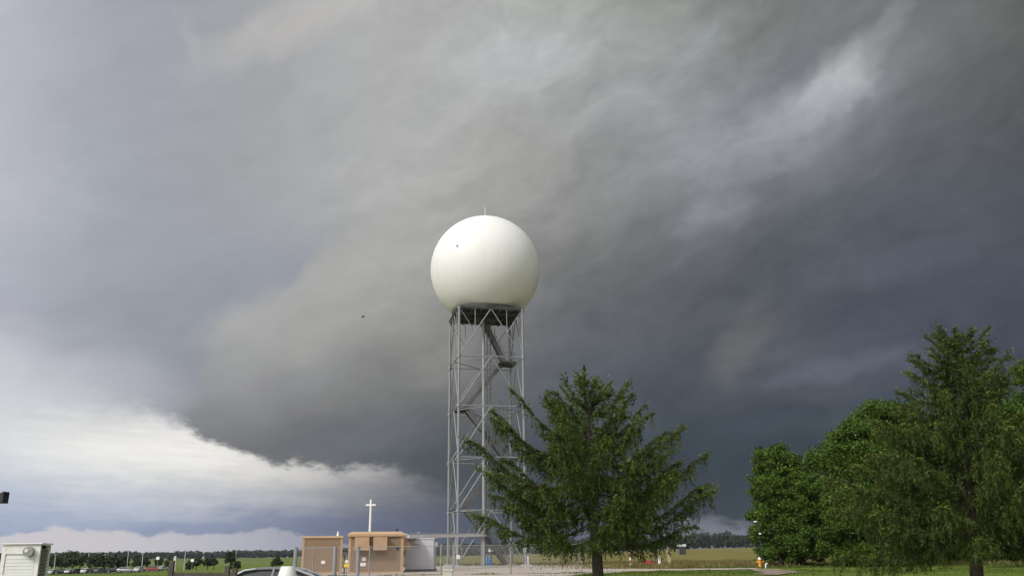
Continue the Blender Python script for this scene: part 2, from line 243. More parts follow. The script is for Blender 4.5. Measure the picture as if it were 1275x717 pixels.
# lighter and darker masses inside the deck: (az, el, tilt, along, across, colour, strength, vector)
MASSES = [
    (-14.6, 33.0, 27, 8.5, 1.6, (190, 188, 186), 0.80, P3),
    (-18.0, 31.3, 12, 3.6, 0.9, (184, 182, 181), 0.55, P3),
    (-22.3, 30.4, -60, 2.2, 0.6, (176, 178, 180), 0.5, P3),
    (14.5, 25.6, 8, 7.0, 2.8, (152, 155, 159), 0.80, P3),
    (20.0, 25.8, 24, 7.5, 2.4, (150, 153, 157), 0.80, P3),
    (18.2, 28.6, 24, 6.0, 1.3, (114, 117, 122), 0.65, P2),
    (22.6, 27.7, 36, 3.4, 1.5, (182, 185, 188), 0.90, P3),
    (20.6, 26.2, 20, 3.6, 1.2, (166, 169, 174), 0.55, P3),
    (26.2, 30.0, 48, 3.0, 0.9, (150, 150, 152), 0.65, P3),
    (13.6, 20.7, 8, 3.4, 1.1, (140, 142, 149), 0.70, P3),
    (14.9, 12.5, 50, 3.4, 1.5, (113, 112, 112), 0.60, P3),
    (20.3, 10.6, 8, 5.5, 0.8, (97, 102, 114), 0.80, P3),
    (26.0, 9.0, 10, 6.5, 0.9, (58, 65, 78), 0.5, P3),
    (24.5, 13.8, 10, 8.0, 1.3, (70, 75, 88), 0.45, P2),
    (25.0, 16.5, 12, 9.0, 1.2, (92, 96, 108), 0.45, P2),
    (17.0, 7.6, 4, 6.0, 1.0, (60, 68, 80), 0.65, P2),
    (1.0, 31.2, 12, 5.5, 2.4, (184, 186, 188), 0.65, P3),
    (13.4, 31.0, 30, 2.6, 1.3, (154, 158, 161), 0.60, P3),
    (7.5, 27.5, 30, 4.0, 1.2, (166, 168, 172), 0.45, P3),
    (-4.4, 13.2, 40, 3.4, 2.6, (150, 148, 144), 0.55, P2),
    (-10.2, 7.0, 8, 5.5, 1.6, (106, 109, 119), 0.60, P3),
    (-17.2, 14.6, 32, 4.2, 1.3, (172, 172, 171), 0.65, P3),
    (-13.5, 10.5, 28, 4.5, 1.4, (134, 136, 141), 0.45, P2),
    (-11.0, 18.0, 40, 5.0, 1.4, (176, 176, 174), 0.50, P3),
    (-12.0, 14.5, 32, 5.0, 1.2, (162, 161, 158), 0.45, P2),
    (-1.0, 24.5, 30, 5.0, 1.6, (150, 150, 147), 0.45, P2),
]
for a, e, tilt, sx, sy, rgb, k, vec in MASSES:
    q = mapped(vec, R(tilt), (sx, sy, 1), (a, e, 0))
    ln = wn('ShaderNodeVectorMath', operation='LENGTH'); plug(ln.inputs[0], q)
    m = M('MULTIPLY', step(ln.outputs['Value'], 1.35, 0.15), k)
    col = mixc(m, col, (*s2l(tuple(v / 255.0 for v in rgb)), 1.0))

# fine cloud texture: streaks rising to the right plus soft mottling
t1 = noise(mapped(P1, R(24), (9.0, 2.6, 1)), 1.0, 8.0, 0.60).outputs[0]
t2 = noise(mapped(P1, R(14), (2.6, 1.1, 1)), 1.0, 6.0, 0.58).outputs[0]
storm = M('ADD', M('MULTIPLY', step(X1, -20.0, 6.0), 0.46), 0.20)
f1 = M('ADD', M('MULTIPLY', M('SUBTRACT', t1, 0.5), storm), 1.0)
f2 = M('ADD', M('MULTIPLY', M('SUBTRACT', t2, 0.5), M('MULTIPLY', storm, 0.55)), 1.0)
ff = M('MULTIPLY', f1, f2)
col = mulc(col, combine(ff, ff, ff))

# ragged cloud base over the bright gap
rag = noise(mapped(P0, 0, (1.3, 0.75, 1)), 1.0, 6.0, 0.65).outputs[0]
rag2 = noise(mapped(P0, 0, (5.0, 2.4, 1), (7, 3, 0)), 1.0, 2.0, 0.5).outputs[0]
base = curve(BASE_EDGE, AZ, -33.0, 32.0, -2.0, 12.0)
dy = M('ADD', M('SUBTRACT', EL, base), M('ADD', M('MULTIPLY', M('SUBTRACT', rag, 0.5), 2.0), M('MULTIPLY', M('SUBTRACT', rag2, 0.5), 1.3)))
soft = M('ADD', 0.36, M('MULTIPLY', step(AZ, -18.0, -27.0), 1.5))
soft = M('ADD', soft, M('MULTIPLY', M('MULTIPLY', step(AZ, -10.0, -4.0), step(AZ, 7.0, 1.0)), 0.8))
m_base = step(dy, M('MULTIPLY', soft, -1.0), soft)

# pale band on the horizon under the blue rain curtain
hz = curve(HORIZON_EDGE, AZ, -32.0, 29.0, -2.0, 2.5)
bump = noise(mapped(P0, 0, (1.3, 0.7, 1), (2, 9, 0)), 1.0, 5.0, 0.6).outputs[0]
m_hz = step(M('ADD', M('SUBTRACT', EL, hz), M('MULTIPLY', M('SUBTRACT', bump, 0.5), 0.9)), 0.12, -0.12)
hzc = ramp(lin(AZ, -32.0, -6.0), [(0, s2l((.80, .79, .81))), (.25, s2l((.80, .785, .80))), (.45, s2l((.76, .75, .78))),
                                 (.65, s2l((.65, .66, .71))), (.82, s2l((.55, .56, .63))), (1, s2l((.44, .46, .53)))])
gap = mixc(m_hz, gap, hzc)
col = mixc(m_base, gap, col)

# overcast but brighter sky overhead and behind the camera, where the light comes from
lit = wn('ShaderNodeVectorMath', operation='DOT_PRODUCT')
wt.links.new(tc.outputs['Generated'], lit.inputs[0])
lit.inputs[1].default_value = Vector((-0.45, -0.62, 0.64)).normalized()
nb = noise(tc.outputs['Generated'], 3.2, 5.0, 0.55).outputs[0]
glow = M('ADD', lit.outputs['Value'], M('MULTIPLY', M('SUBTRACT', nb, 0.5), 0.5))
back = ramp(lin(glow, -0.3, 1.0), [(0, (.10, .11, .13)), (.35, (.30, .31, .33)), (.7, (1.02, 1.02, 1.03)), (1, (1.5, 1.46, 1.40))], 'EASE')
ahead = M('MULTIPLY', step(M('ABSOLUTE', AZ), 62.0, 38.0), step(EL, 58.0, 37.0))
col = mixc(ahead, back, col)

nish = wn('ShaderNodeTexSky', sky_type='NISHITA')
nish.sun_disc = False
nish.sun_elevation = math.asin(SUN_DIR.z)
nish.sun_rotation = math.atan2(SUN_DIR.x, SUN_DIR.y)
veil = mixc(0.985, nish.outputs[0], mulc(col, (10.0, 10.0, 10.0, 1.0)))
bg = wn('ShaderNodeBackground')
wt.links.new(veil, bg.inputs[0])
bg.inputs[1].default_value = 0.1
wo = wn('ShaderNodeOutputWorld')
wt.links.new(bg.outputs[0], wo.inputs[0])

# ------------------------------------------------------------------ helpers
def tag(o, label=None, cat=None, group=None, kind=None):
    if label: o['label'] = label
    if cat: o['category'] = cat
    if group: o['group'] = group
    if kind: o['kind'] = kind
    return o

def empty(name, loc, rz=0.0):
    o = bpy.data.objects.new(name, None)
    o.empty_display_size = 0.3
    C.objects.link(o)
    o.location = loc
    o.rotation_euler = (0, 0, rz)
    return o

def smooth(a, b, v):
    t = min(max((v - a) / (b - a), 0.0), 1.0)
    return t * t * (3 - 2 * t)

def terrain(x, y):
    z = 0.55 * smooth(36, 58, y) * smooth(-46, -26, x)
    z -= 3.0 * math.exp(-(((x + 165) / 120.0) ** 2 + ((y - 310) / 190.0) ** 2))
    z += 4.0 * smooth(160, 800, y) * smooth(-60, 220, x)
    z += 0.12 * math.sin(x * 0.11 + 1.3) * math.sin(y * 0.07) * smooth(20, 60, math.hypot(x, y)) * smooth(-20, -60, x)
    z -= 0.073 * math.exp(-(((x + 8) / 9.0) ** 2 + ((y - 29) / 7.0) ** 2))
    return z

def P(px, py, Y):
    """point at distance Y ahead seen in direction of the photo position (px, py)"""
    d = cam_rot @ Vector(((px - 637.5) / FOCAL, (358.5 - py) / FOCAL, -1.0))
    return EYE + d * (Y / d.y)

def G(px, Y):
    """ground point at distance Y in the direction px"""
    x = P(px, 690, Y).x
    for _ in range(3):
        z = terrain(x, Y)
        py = 690 - (z - P(px, 690, Y).z) / max(Y, 1) * FOCAL
        x = P(px, py, Y).x
    return Vector((x, Y, terrain(x, Y)))

class MB:
    def __init__(self):
        self.v, self.f, self.sm = [], [], []
    def add(self, vs, fs, smooth_=False):
        o = len(self.v)
        self.v += [tuple(p) for p in vs]
        self.f += [tuple(i + o for i in f) for f in fs]
        self.sm += [smooth_] * len(fs)
        return self
    def box(self, c, s, rz=0.0, taper=1.0, mat=None):
        hx, hy, hz = s[0] / 2, s[1] / 2, s[2] / 2
        vs = []
        for z, k in ((-hz, 1.0), (hz, taper)):
            for x, y in ((-hx, -hy), (hx, -hy), (hx, hy), (-hx, hy)):
                p = Vector((x * k, y * k, z))
                p = Matrix.Rotation(rz, 3, 'Z') @ p if mat is None else mat @ p
                vs.append(p + Vector(c))
        return self.add(vs, [(0, 3, 2, 1), (4, 5, 6, 7), (0, 1, 5, 4), (1, 2, 6, 5), (2, 3, 7, 6), (3, 0, 4, 7)])
    def bar(self, a, b, w, h=None):
        """square bar from a to b"""
        a, b = Vector(a), Vector(b)
        h = h or w
        d = (b - a)
        L = d.length
        q = d.to_track_quat('X', 'Z').to_matrix()
        return self.box((a + b) / 2, (L, w, h), mat=q)
    def tube(self, pts, rads, n=8, caps=True):
        pts = [Vector(p) for p in pts]
        if not isinstance(rads, (list, tuple)): rads = [rads] * len(pts)
        vs, fs = [], []
        up = None
        for i, p in enumerate(pts):
            t = (pts[min(i + 1, len(pts) - 1)] - pts[max(i - 1, 0)]).normalized()
            if up is None:
                up = Vector((0, 0, 1)) if abs(t.z) < 0.9 else Vector((1, 0, 0))
            s = t.cross(up).normalized(); u2 = s.cross(t).normalized(); up = u2
            for k in range(n):
                a = 2 * math.pi * k / n
                vs.append(p + (s * math.cos(a) + u2 * math.sin(a)) * rads[i])
        for i in range(len(pts) - 1):
            for k in range(n):
                k2 = (k + 1) % n
                fs.append((i * n + k, i * n + k2, (i + 1) * n + k2, (i + 1) * n + k))
        if caps:
            fs.append(tuple(range(n))[::-1]); fs.append(tuple((len(pts) - 1) * n + k for k in range(n)))
        return self.add(vs, fs, True)
    def lathe(self, prof, n=24, c=(0, 0, 0), cap=True):
        vs, fs = [], []
        for r, z in prof:
            for k in range(n):
                a = 2 * math.pi * k / n
                vs.append((c[0] + r * math.cos(a), c[1] + r * math.sin(a), c[2] + z))
        for i in range(len(prof) - 1):
            for k in range(n):
                k2 = (k + 1) % n
                fs.append((i * n + k, i * n + k2, (i + 1) * n + k2, (i + 1) * n + k))
        if cap:
            fs.append(tuple(range(n))[::-1]); fs.append(tuple((len(prof) - 1) * n + k for k in range(n)))
        return self.add(vs, fs, True)
    def build(self, name, mat, parent=None, auto=35, bevel=0.0):
        me = bpy.data.meshes.new(name)
        me.from_pydata(self.v, [], self.f)
        me.materials.append(mat)
        me.polygons.foreach_set('use_smooth', self.sm)
        me.update()
        bm = bmesh.new(); bm.from_mesh(me)
        bmesh.ops.recalc_face_normals(bm, faces=bm.faces)
        if bevel:
            bmesh.ops.bevel(bm, geom=[e for e in bm.edges if len(e.link_faces) == 2 and e.calc_face_angle() > R(40)], offset=bevel, segments=2, affect='EDGES', profile=0.6)
        for e in bm.edges:
            if len(e.link_faces) == 2 and e.calc_face_angle() > R(auto): e.smooth = False
        bm.to_mesh(me); bm.free()
        o = bpy.data.objects.new(name, me)
        C.objects.link(o)
        if parent: o.parent = parent
        return o

def copy_tree(o, parent=None):
    c = o.copy()
    C.objects.link(c)
    if parent: c.parent = parent
    for ch in o.children:
        copy_tree(ch, c)
    return c

# ------------------------------------------------------------------ materials
def material(name, rgb, rough=0.7, metal=0.0, var=0.0, scale=2.0, rgb2=None, lo=0.45, hi=0.7, bump=0.0, bscale=20.0, coord='Object', spec=0.5):
    m = bpy.data.materials.new(name)
    m.use_nodes = True
    nt = m.node_tree
    b = nt.nodes['Principled BSDF']
    b.inputs['Roughness'].default_value = rough
    b.inputs['Metallic'].default_value = metal
    b.inputs['Specular IOR Level'].default_value = spec
    b.inputs['Base Color'].default_value = (*rgb, 1)
    t = nt.nodes.new('ShaderNodeTexCoord')
    if var or rgb2:
        n = nt.nodes.new('ShaderNodeTexNoise')
        n.inputs['Scale'].default_value = scale; n.inputs['Detail'].default_value = 5; n.inputs['Roughness'].default_value = .6
        nt.links.new(t.outputs[coord], n.inputs['Vector'])
        r = nt.nodes.new('ShaderNodeValToRGB')
        c2 = rgb2 or tuple(v * (1 - var) for v in rgb)
        c1 = rgb if rgb2 else tuple(min(1, v * (1 + var)) for v in rgb)
        r.color_ramp.elements[0].position = lo if rgb2 else 0.3
        r.color_ramp.elements[1].position = hi if rgb2 else 0.7
        r.color_ramp.elements[0].color = (*(c1 if rgb2 else c2), 1)
        r.color_ramp.elements[1].color = (*(c2 if rgb2 else c1), 1)
        nt.links.new(n.outputs[0], r.inputs[0])
        nt.links.new(r.outputs[0], b.inputs['Base Color'])
    if bump:
        n = nt.nodes.new('ShaderNodeTexNoise')
        n.inputs['Scale'].default_value = bscale; n.inputs['Detail'].default_value = 6
        nt.links.new(t.outputs[coord], n.inputs['Vector'])
        bp = nt.nodes.new('ShaderNodeBump'); bp.inputs['Strength'].default_value = bump
        bp.inputs['Distance'].default_value = 0.05
        nt.links.new(n.outputs[0], bp.inputs['Height'])
        nt.links.new(bp.outputs[0], b.inputs['Normal'])
    return m

def leaf_material(name, dark, light, trans=0.25, seasoned=None):
    """colour varies leaf by leaf and in patches; a little light passes through"""
    m = bpy.data.materials.new(name)
    m.use_nodes = True
    nt = m.node_tree; nt.nodes.clear()
    out = nt.nodes.new('ShaderNodeOutputMaterial')
    geo = nt.nodes.new('ShaderNodeNewGeometry')
    t = nt.nodes.new('ShaderNodeTexCoord')
    n = nt.nodes.new('ShaderNodeTexNoise'); n.inputs['Scale'].default_value = 0.9; n.inputs['Detail'].default_value = 3
    nt.links.new(t.outputs['Object'], n.inputs['Vector'])
    a = nt.nodes.new('ShaderNodeMath'); a.operation = 'MULTIPLY'; a.inputs[1].default_value = 0.55
    nt.links.new(geo.outputs['Random Per Island'], a.inputs[0])
    b = nt.nodes.new('ShaderNodeMath'); b.operation = 'MULTIPLY_ADD'; b.inputs[1].default_value = 0.9
    nt.links.new(n.outputs[0], b.inputs[0]); nt.links.new(a.outputs[0], b.inputs[2])
    r = nt.nodes.new('ShaderNodeValToRGB')
    r.color_ramp.elements[0].position = 0.35; r.color_ramp.elements[0].color = (*dark, 1)
    r.color_ramp.elements[1].position = 1.0; r.color_ramp.elements[1].color = (*light, 1)
    if seasoned:
        e = r.color_ramp.elements.new(0.985); e.color = (*light, 1)
        r.color_ramp.elements[-1].color = (*seasoned, 1)
    nt.links.new(b.outputs[0], r.inputs[0])
    d = nt.nodes.new('ShaderNodeBsdfPrincipled'); d.inputs['Roughness'].default_value = 0.6
    d.inputs['Specular IOR Level'].default_value = 0.25
    nt.links.new(r.outputs[0], d.inputs['Base Color'])
    tr = nt.nodes.new('ShaderNodeBsdfTranslucent'); nt.links.new(r.outputs[0], tr.inputs['Color'])
    mx = nt.nodes.new('ShaderNodeMixShader'); mx.inputs[0].default_value = trans
    nt.links.new(d.outputs[0], mx.inputs[1]); nt.links.new(tr.outputs[0], mx.inputs[2])
    nt.links.new(mx.outputs[0], out.inputs[0])
    return m

MAT = {}
MAT['galv'] = material('galvanised steel', (.25, .26, .275), .5, .35, rgb2=(.17, .11, .07), lo=.66, hi=.74, scale=.35, bump=.1)
MAT['galv_light'] = material('pale galvanised steel', (.30, .305, .31), .5, .2, var=.1, scale=1)
MAT['galv_dull'] = material('dull galvanised steel', (.27, .275, .285), .6, .3, var=.2, scale=1.5)
MAT['stair'] = material('dull stair steel', (.13, .13, .135), .65, .3, var=.2, scale=1.5)
MAT['dark_steel'] = material('dark deck steel', (.07, .07, .072), .7, .2, var=.25, scale=1.0)
MAT['white_paint'] = material('white paint', (.78, .78, .76), .45, var=.06, scale=3.0)
MAT['white_old'] = material('weathered white paint', (.88, .845, .86), .6, rgb2=(.70, .67, .67), lo=.5, hi=.85, scale=2.5, bump=.15)
MAT['slat_grey'] = material('grey weathered louvre', (.30, .30, .29), .7, var=.2, scale=4)
MAT['tan'] = material('tan painted metal', (.42, .272, .165), .6, var=.10, scale=1.2)
MAT['tan_roof'] = material('tan roof', (.50, .34, .21), .6, var=.10, scale=1.0)
MAT['aggregate'] = material('exposed aggregate wall', (.255, .178, .115), .9, var=.34, scale=26.0, bump=.5, bscale=60)
MAT['cabinet'] = material('light grey enclosure', (.47, .48, .51), .5, var=.09, scale=1.0)
MAT['black'] = material('black rubber', (.02, .02, .02), .7)
MAT['opening_shade'] = material('painted opening shade', (.015, .014, .013), .8)  # near-black colour stands in for the shade inside openings and grilles
MAT['concrete'] = material('concrete', (.40, .385, .36), .9, var=.15, scale=1.5, bump=.3)
MAT['gravel'] = material('gravel', (.39, .335, .29), .95, var=.32, scale=1.3, bump=.8, bscale=9)
MAT['dirt'] = material('bare earth', (.24, .19, .145), .95, var=.35, scale=1.1, bump=.8, bscale=7)
MAT['asphalt'] = material('asphalt', (.055, .055, .057), .9, var=.2, scale=.8, bump=.3)
MAT['blue'] = material('blue barrel', (.03, .22, .62), .4)
MAT['yellow'] = material('yellow paint', (.75, .50, .03), .5, var=.1)
MAT['orange'] = material('orange yellow paint', (.72, .33, .03), .5, var=.1)
MAT['red'] = material('red paint', (.36, .05, .045), .5, var=.1)
MAT['red_lens'] = material('red lens', (.55, .06, .05), .25)
MAT['wood'] = material('weathered timber', (.085, .07, .058), .9, var=.3, scale=5, bump=.4)
MAT['pale_wood'] = material('pale timber', (.42, .34, .20), .85, var=.2, scale=5)
MAT['bark'] = material('bark', (.055, .042, .032), .95, var=.4, scale=7, bump=.8, bscale=14)
MAT['charcoal'] = material('charcoal metal', (.035, .035, .045), .5, .2)
MAT['glass'] = material('tinted glass', (.02, .022, .025), .06, spec=.8)
MAT['tyre'] = material('tyre', (.02, .02, .02), .85)
MAT['rim'] = material('alloy rim', (.5, .5, .52), .35, .8)
MAT['lamp_glass'] = material('lamp glass', (.7, .7, .7), .15)
MAT['tail_red'] = material('tail lamp', (.45, .02, .02), .25)
MAT['silver'] = material('silver car paint', (.30, .305, .32), .32, .7)
MAT['plumage'] = material('dark feathers', (.03, .028, .028), .8, var=.2)
MAT['skin_white'] = None

def radome_material():
    m = material('radome panels', (.80, .795, .765), .5, var=.02, scale=.5, spec=.35)
    nt = m.node_tree; b = nt.nodes['Principled BSDF']
    t = nt.nodes.new('ShaderNodeTexCoord')
    # grime runs: noise stretched down the sphere, plus a slight stain patch
    mp = nt.nodes.new('ShaderNodeMapping'); mp.inputs['Scale'].default_value = (1.6, 1.6, .22)
    nt.links.new(t.outputs['Object'], mp.inputs[0])
    n = nt.nodes.new('ShaderNodeTexNoise'); n.inputs['Scale'].default_value = 1.2; n.inputs['Detail'].default_value = 6
    nt.links.new(mp.outputs[0], n.inputs[0])
    r = nt.nodes.new('ShaderNodeValToRGB')
    r.color_ramp.elements[0].position = .35; r.color_ramp.elements[0].color = (.765, .757, .747, 1)
    r.color_ramp.elements[1].position = .62; r.color_ramp.elements[1].color = (.79, .782, .775, 1)
    nt.links.new(n.outputs[0], r.inputs[0])
    # panel seams: voronoi edges, very faint
    v = nt.nodes.new('ShaderNodeTexVoronoi'); v.feature = 'DISTANCE_TO_EDGE'; v.inputs['Scale'].default_value = .42
    nt.links.new(t.outputs['Object'], v.inputs['Vector'])
    s = nt.nodes.new('ShaderNodeMapRange'); s.inputs[1].default_value = 0; s.inputs[2].default_value = .02
    s.inputs[3].default_value = .95; s.inputs[4].default_value = 1
    nt.links.new(v.outputs['Distance'], s.inputs[0])
    mx = nt.nodes.new('ShaderNodeMix'); mx.data_type = 'RGBA'; mx.blend_type = 'MULTIPLY'; mx.inputs['Factor'].default_value = 1
    nt.links.new(r.outputs[0], mx.inputs[6]); nt.links.new(s.outputs[0], mx.inputs[7])
    nt.links.new(mx.outputs[2], b.inputs['Base Color'])
    return m
MAT['radome'] = radome_material()

def chain_link_material():
    m = bpy.data.materials.new('chain link mesh')
    m.use_nodes = True
    nt = m.node_tree; nt.nodes.clear()
    out = nt.nodes.new('ShaderNodeOutputMaterial')
    t = nt.nodes.new('ShaderNodeTexCoord')
    mp = nt.nodes.new('ShaderNodeMapping'); mp.inputs['Rotation'].default_value = (0, 0, R(45)); mp.inputs['Scale'].default_value = (1 / .06,) * 3
    nt.links.new(t.outputs['UV'], mp.inputs[0])
    fr = nt.nodes.new('ShaderNodeVectorMath'); fr.operation = 'FRACTION'
    nt.links.new(mp.outputs[0], fr.inputs[0])
    sp = nt.nodes.new('ShaderNodeSeparateXYZ'); nt.links.new(fr.outputs[0], sp.inputs[0])
    mn = nt.nodes.new('ShaderNodeMath'); mn.operation = 'MINIMUM'
    nt.links.new(sp.outputs[0], mn.inputs[0]); nt.links.new(sp.outputs[1], mn.inputs[1])
    lt = nt.nodes.new('ShaderNodeMath'); lt.operation = 'LESS_THAN'; lt.inputs[1].default_value = .05
    nt.links.new(mn.outputs[0], lt.inputs[0])
    tr = nt.nodes.new('ShaderNodeBsdfTransparent')
    d = nt.nodes.new('ShaderNodeBsdfPrincipled'); d.inputs['Base Color'].default_value = (.40, .40, .41, 1); d.inputs['Roughness'].default_value = .5; d.inputs['Metallic'].default_value = .4
    mx = nt.nodes.new('ShaderNodeMixShader')
    nt.links.new(lt.outputs[0], mx.inputs[0]); nt.links.new(tr.outputs[0], mx.inputs[1]); nt.links.new(d.outputs[0], mx.inputs[2])
    nt.links.new(mx.outputs[0], out.inputs[0])
    return m
MAT['chain'] = chain_link_material()

def ground_material():
    m = bpy.data.materials.new('grassland')
    m.use_nodes = True
    nt = m.node_tree
    b = nt.nodes['Principled BSDF']; b.inputs['Roughness'].default_value = .95; b.inputs['Specular IOR Level'].default_value = .1
    t = nt.nodes.new('ShaderNodeTexCoord')
    def nz(scale, detail=5, rough=.6, stretch=None):
        n = nt.nodes.new('ShaderNodeTexNoise'); n.inputs['Scale'].default_value = scale; n.inputs['Detail'].default_value = detail; n.inputs['Roughness'].default_value = rough
        src = t.outputs['Object']
        if stretch:
            mp = nt.nodes.new('ShaderNodeMapping'); mp.inputs['Scale'].default_value = stretch
            nt.links.new(src, mp.inputs[0]); src = mp.outputs[0]
        nt.links.new(src, n.inputs['Vector']); return n.outputs[0]
    def rp(f, a, c, lo=.35, hi=.65):
        r = nt.nodes.new('ShaderNodeValToRGB')
        r.color_ramp.elements[0].position = lo; r.color_ramp.elements[0].color = (*a, 1)
        r.color_ramp.elements[1].position = hi; r.color_ramp.elements[1].color = (*c, 1)
        nt.links.new(f, r.inputs[0]); return r.outputs[0]
    def mth(op, a, c):
        n = nt.nodes.new('ShaderNodeMath'); n.operation = op
        for i, v in enumerate((a, c)):
            if hasattr(v, 'is_output'): nt.links.new(v, n.inputs[i])
            else: n.inputs[i].default_value = v
        return n.outputs[0]
    def mr(v, lo, hi):
        n = nt.nodes.new('ShaderNodeMapRange'); n.interpolation_type = 'SMOOTHSTEP'
        nt.links.new(v, n.inputs[0]); n.inputs[1].default_value = lo; n.inputs[2].default_value = hi
        return n.outputs[0]
    def mix(f, a, c):
        n = nt.nodes.new('ShaderNodeMix'); n.data_type = 'RGBA'
        nt.links.new(f, n.inputs['Factor']); nt.links.new(a, n.inputs[6]); nt.links.new(c, n.inputs[7]); return n.outputs[2]
    sp = nt.nodes.new('ShaderNodeSeparateXYZ'); nt.links.new(t.outputs['Object'], sp.inputs[0])
    mown = rp(nz(.35, 8, .65), (.075, .115, .016), (.140, .185, .030))
    hay = rp(nz(.05, 8, .7, (1, .5, 1)), (.105, .105, .028), (.22, .185, .065))
    pasture = rp(nz(.035, 8, .7, (1, .4, 1)), (.085, .13, .03), (.17, .175, .06))
    edge = nz(.12, 4)
    yy = mth('ADD', sp.outputs[1], mth('MULTIPLY', mth('SUBTRACT', edge, .5), 9.0))
    far_right = mr(yy, 68, 73)
    far_left = mr(yy, 380, 480)
    side = mr(sp.outputs[0], -40, -15)
    rough_zone = mix(side, pasture, hay)
    f = nt.nodes.new('ShaderNodeMix'); f.data_type = 'FLOAT'
    nt.links.new(side, f.inputs['Factor']); nt.links.new(far_left, f.inputs[2]); nt.links.new(far_right, f.inputs[3])
    nt.links.new(mix(f.outputs[0], mown, rough_zone), b.inputs['Base Color'])
    bp = nt.nodes.new('ShaderNodeBump'); bp.inputs['Strength'].default_value = .8; bp.inputs['Distance'].default_value = .15
    nt.links.new(nz(1.6, 8, .7), bp.inputs['Height']); nt.links.new(bp.outputs[0], b.inputs['Normal'])
    return m

# ------------------------------------------------------------------ ground: one sheet to the horizon
rings = [0.0] + [2.0 * i for i in range(1, 70)] + [140 * 1.06 ** i for i in range(0, 43)]
SEG = 240
gv = [(0, 0, terrain(0, 0))]
for r in rings[1:]:
    for k in range(SEG):
        a = 2 * math.pi * k / SEG
        x, y = r * math.sin(a), r * math.cos(a)
        gv.append((x, y, terrain(x, y)))
gf = [(0, 1 + (k + 1) % SEG, 1 + k) for k in range(SEG)]
for i in range(len(rings) - 2):
    for k in range(SEG):
        k2 = (k + 1) % SEG
        a = 1 + i * SEG
        gf.append((a + k, a + k2, a + SEG + k2, a + SEG + k))
g = MB(); g.add(gv, gf, True)
ground = g.build('ground', ground_material(), auto=180)
tag(ground, kind='structure')

def sheet(name, poly, mat, lift=0.03, cell=1.2, wob=0.35, seed=1):
    """a thin ground covering filling a polygon, following the terrain; the rim wanders"""
    rnd = random.Random(seed)
    pts = []
    n = len(poly)
    for i in range(n):
        a, b = Vector(poly[i]), Vector(poly[(i + 1) % n])
        L = (b - a).length
        k = max(1, int(L / cell))
        for j in range(k):
            p = a.lerp(b, j / k)
            pts.append((p.x + rnd.uniform(-wob, wob), p.y + rnd.uniform(-wob, wob), 0))
    bm = bmesh.new()
    f = bm.faces.new([bm.verts.new(p) for p in pts])
    bmesh.ops.triangulate(bm, faces=[f])
    for _ in range(9):
        es = [e for e in bm.edges if e.calc_length() > cell * 2.2]
        if not es: break
        bmesh.ops.subdivide_edges(bm, edges=es, cuts=1)
        bmesh.ops.triangulate(bm, faces=bm.faces)
    for v in bm.verts:
        v.co.z = terrain(v.co.x, v.co.y) + lift
    for f in bm.faces:
        f.normal_update()
        if f.normal.z < 0: f.normal_flip()
    me = bpy.data.meshes.new(name); bm.to_mesh(me); bm.free()
    me.materials.append(mat)
    o = bpy.data.objects.new(name, me); C.objects.link(o)
    return tag(o, kind='structure')

sheet('gravel_pad', [(-24, 57), (-13, 51), (-6, 51.5), (3, 53.5), (6, 57), (9, 60.5), (12.6, 62.5), (17, 63), (17.2, 68), (12, 68), (9, 71), (9, 103), (-19, 103), (-24, 80)], MAT['gravel'], .035, seed=3)
sheet('gravel_patch', [(13.4, 51), (15.2, 51.5), (17.2, 57), (18, 62.5), (16.4, 62.6), (14.6, 56)], MAT['dirt'], .045, wob=.6, seed=8)
sheet('driveway', [(-17, 26.5), (3, 26), (4, 34), (-16, 34.5)], MAT['asphalt'], .03, cell=1.0, wob=.15, seed=6)
sheet('parking_lot', [(-205, 268), (-100, 262), (-92, 276), (-200, 292)], MAT['asphalt'], .12, cell=5, wob=.3, seed=4)

# ------------------------------------------------------------------ weather radar tower
TY = 95.2
base_c = G(605, TY)
TZ = base_c.z
tower = empty('radar_tower', base_c, R(12))
tag(tower, 'tall galvanised lattice tower carrying a large white spherical radome', 'radar tower')
SIDE = 6.9
HH = 26.6
H0 = 0.25
BAYS = 5
hs = SIDE / 2
corners = [(-hs, -hs), (hs, -hs), (hs, hs), (-hs, hs)]
lev = [H0 + (HH - H0) * i / BAYS for i in range(BAYS + 1)]
for cx, cy in corners:
    leg = MB().tube([(cx, cy, H0), (cx, cy, HH)], .135, 10).build('leg', MAT['galv'], tower)
    f = MB().box((cx, cy, .12), (.9, .9, .26)); f.box((cx, cy, .27), (.55, .55, .05)); f.build('footing', MAT['concrete'], tower)
    for z in lev[1:]:
        MB().tube([(cx, cy, z - .18), (cx, cy, z + .18)], .20, 10).build('flange', MAT['galv'], leg)
for s in range(4):
    a, b = Vector((*corners[s], 0)), Vector((*corners[(s + 1) % 4], 0))
    mid = (a + b) / 2
    for i in range(1, BAYS + 1):
        z = Vector((0, 0, lev[i]))
        MB().tube([a + z, b + z], .065, 8).build('horizontal_beam', MAT['galv'], tower)
    for i in range(BAYS):
        zt, zb = Vector((0, 0, lev[i + 1])), Vector((0, 0, lev[i]))
        for q in (a, b):
            MB().tube([mid + zt, q + zb], .06, 8).build('diagonal_brace', MAT['galv'], tower)
    zt, zm = lev[BAYS], (lev[BAYS] + lev[BAYS - 1]) / 2
    for q in (a, b):
        m2 = (mid + q) / 2
        MB().tube([(m2.x, m2.y, zm), (q.x, q.y, zt)], .04, 6).build('secondary_brace', MAT['galv'], tower)
        MB().tube([(m2.x, m2.y, zm), (m2.x, m2.y, zt)], .04, 6).build('secondary_brace', MAT['galv'], tower)
mids = [((corners[s][0] + corners[(s + 1) % 4][0]) / 2, (corners[s][1] + corners[(s + 1) % 4][1]) / 2) for s in range(4)]
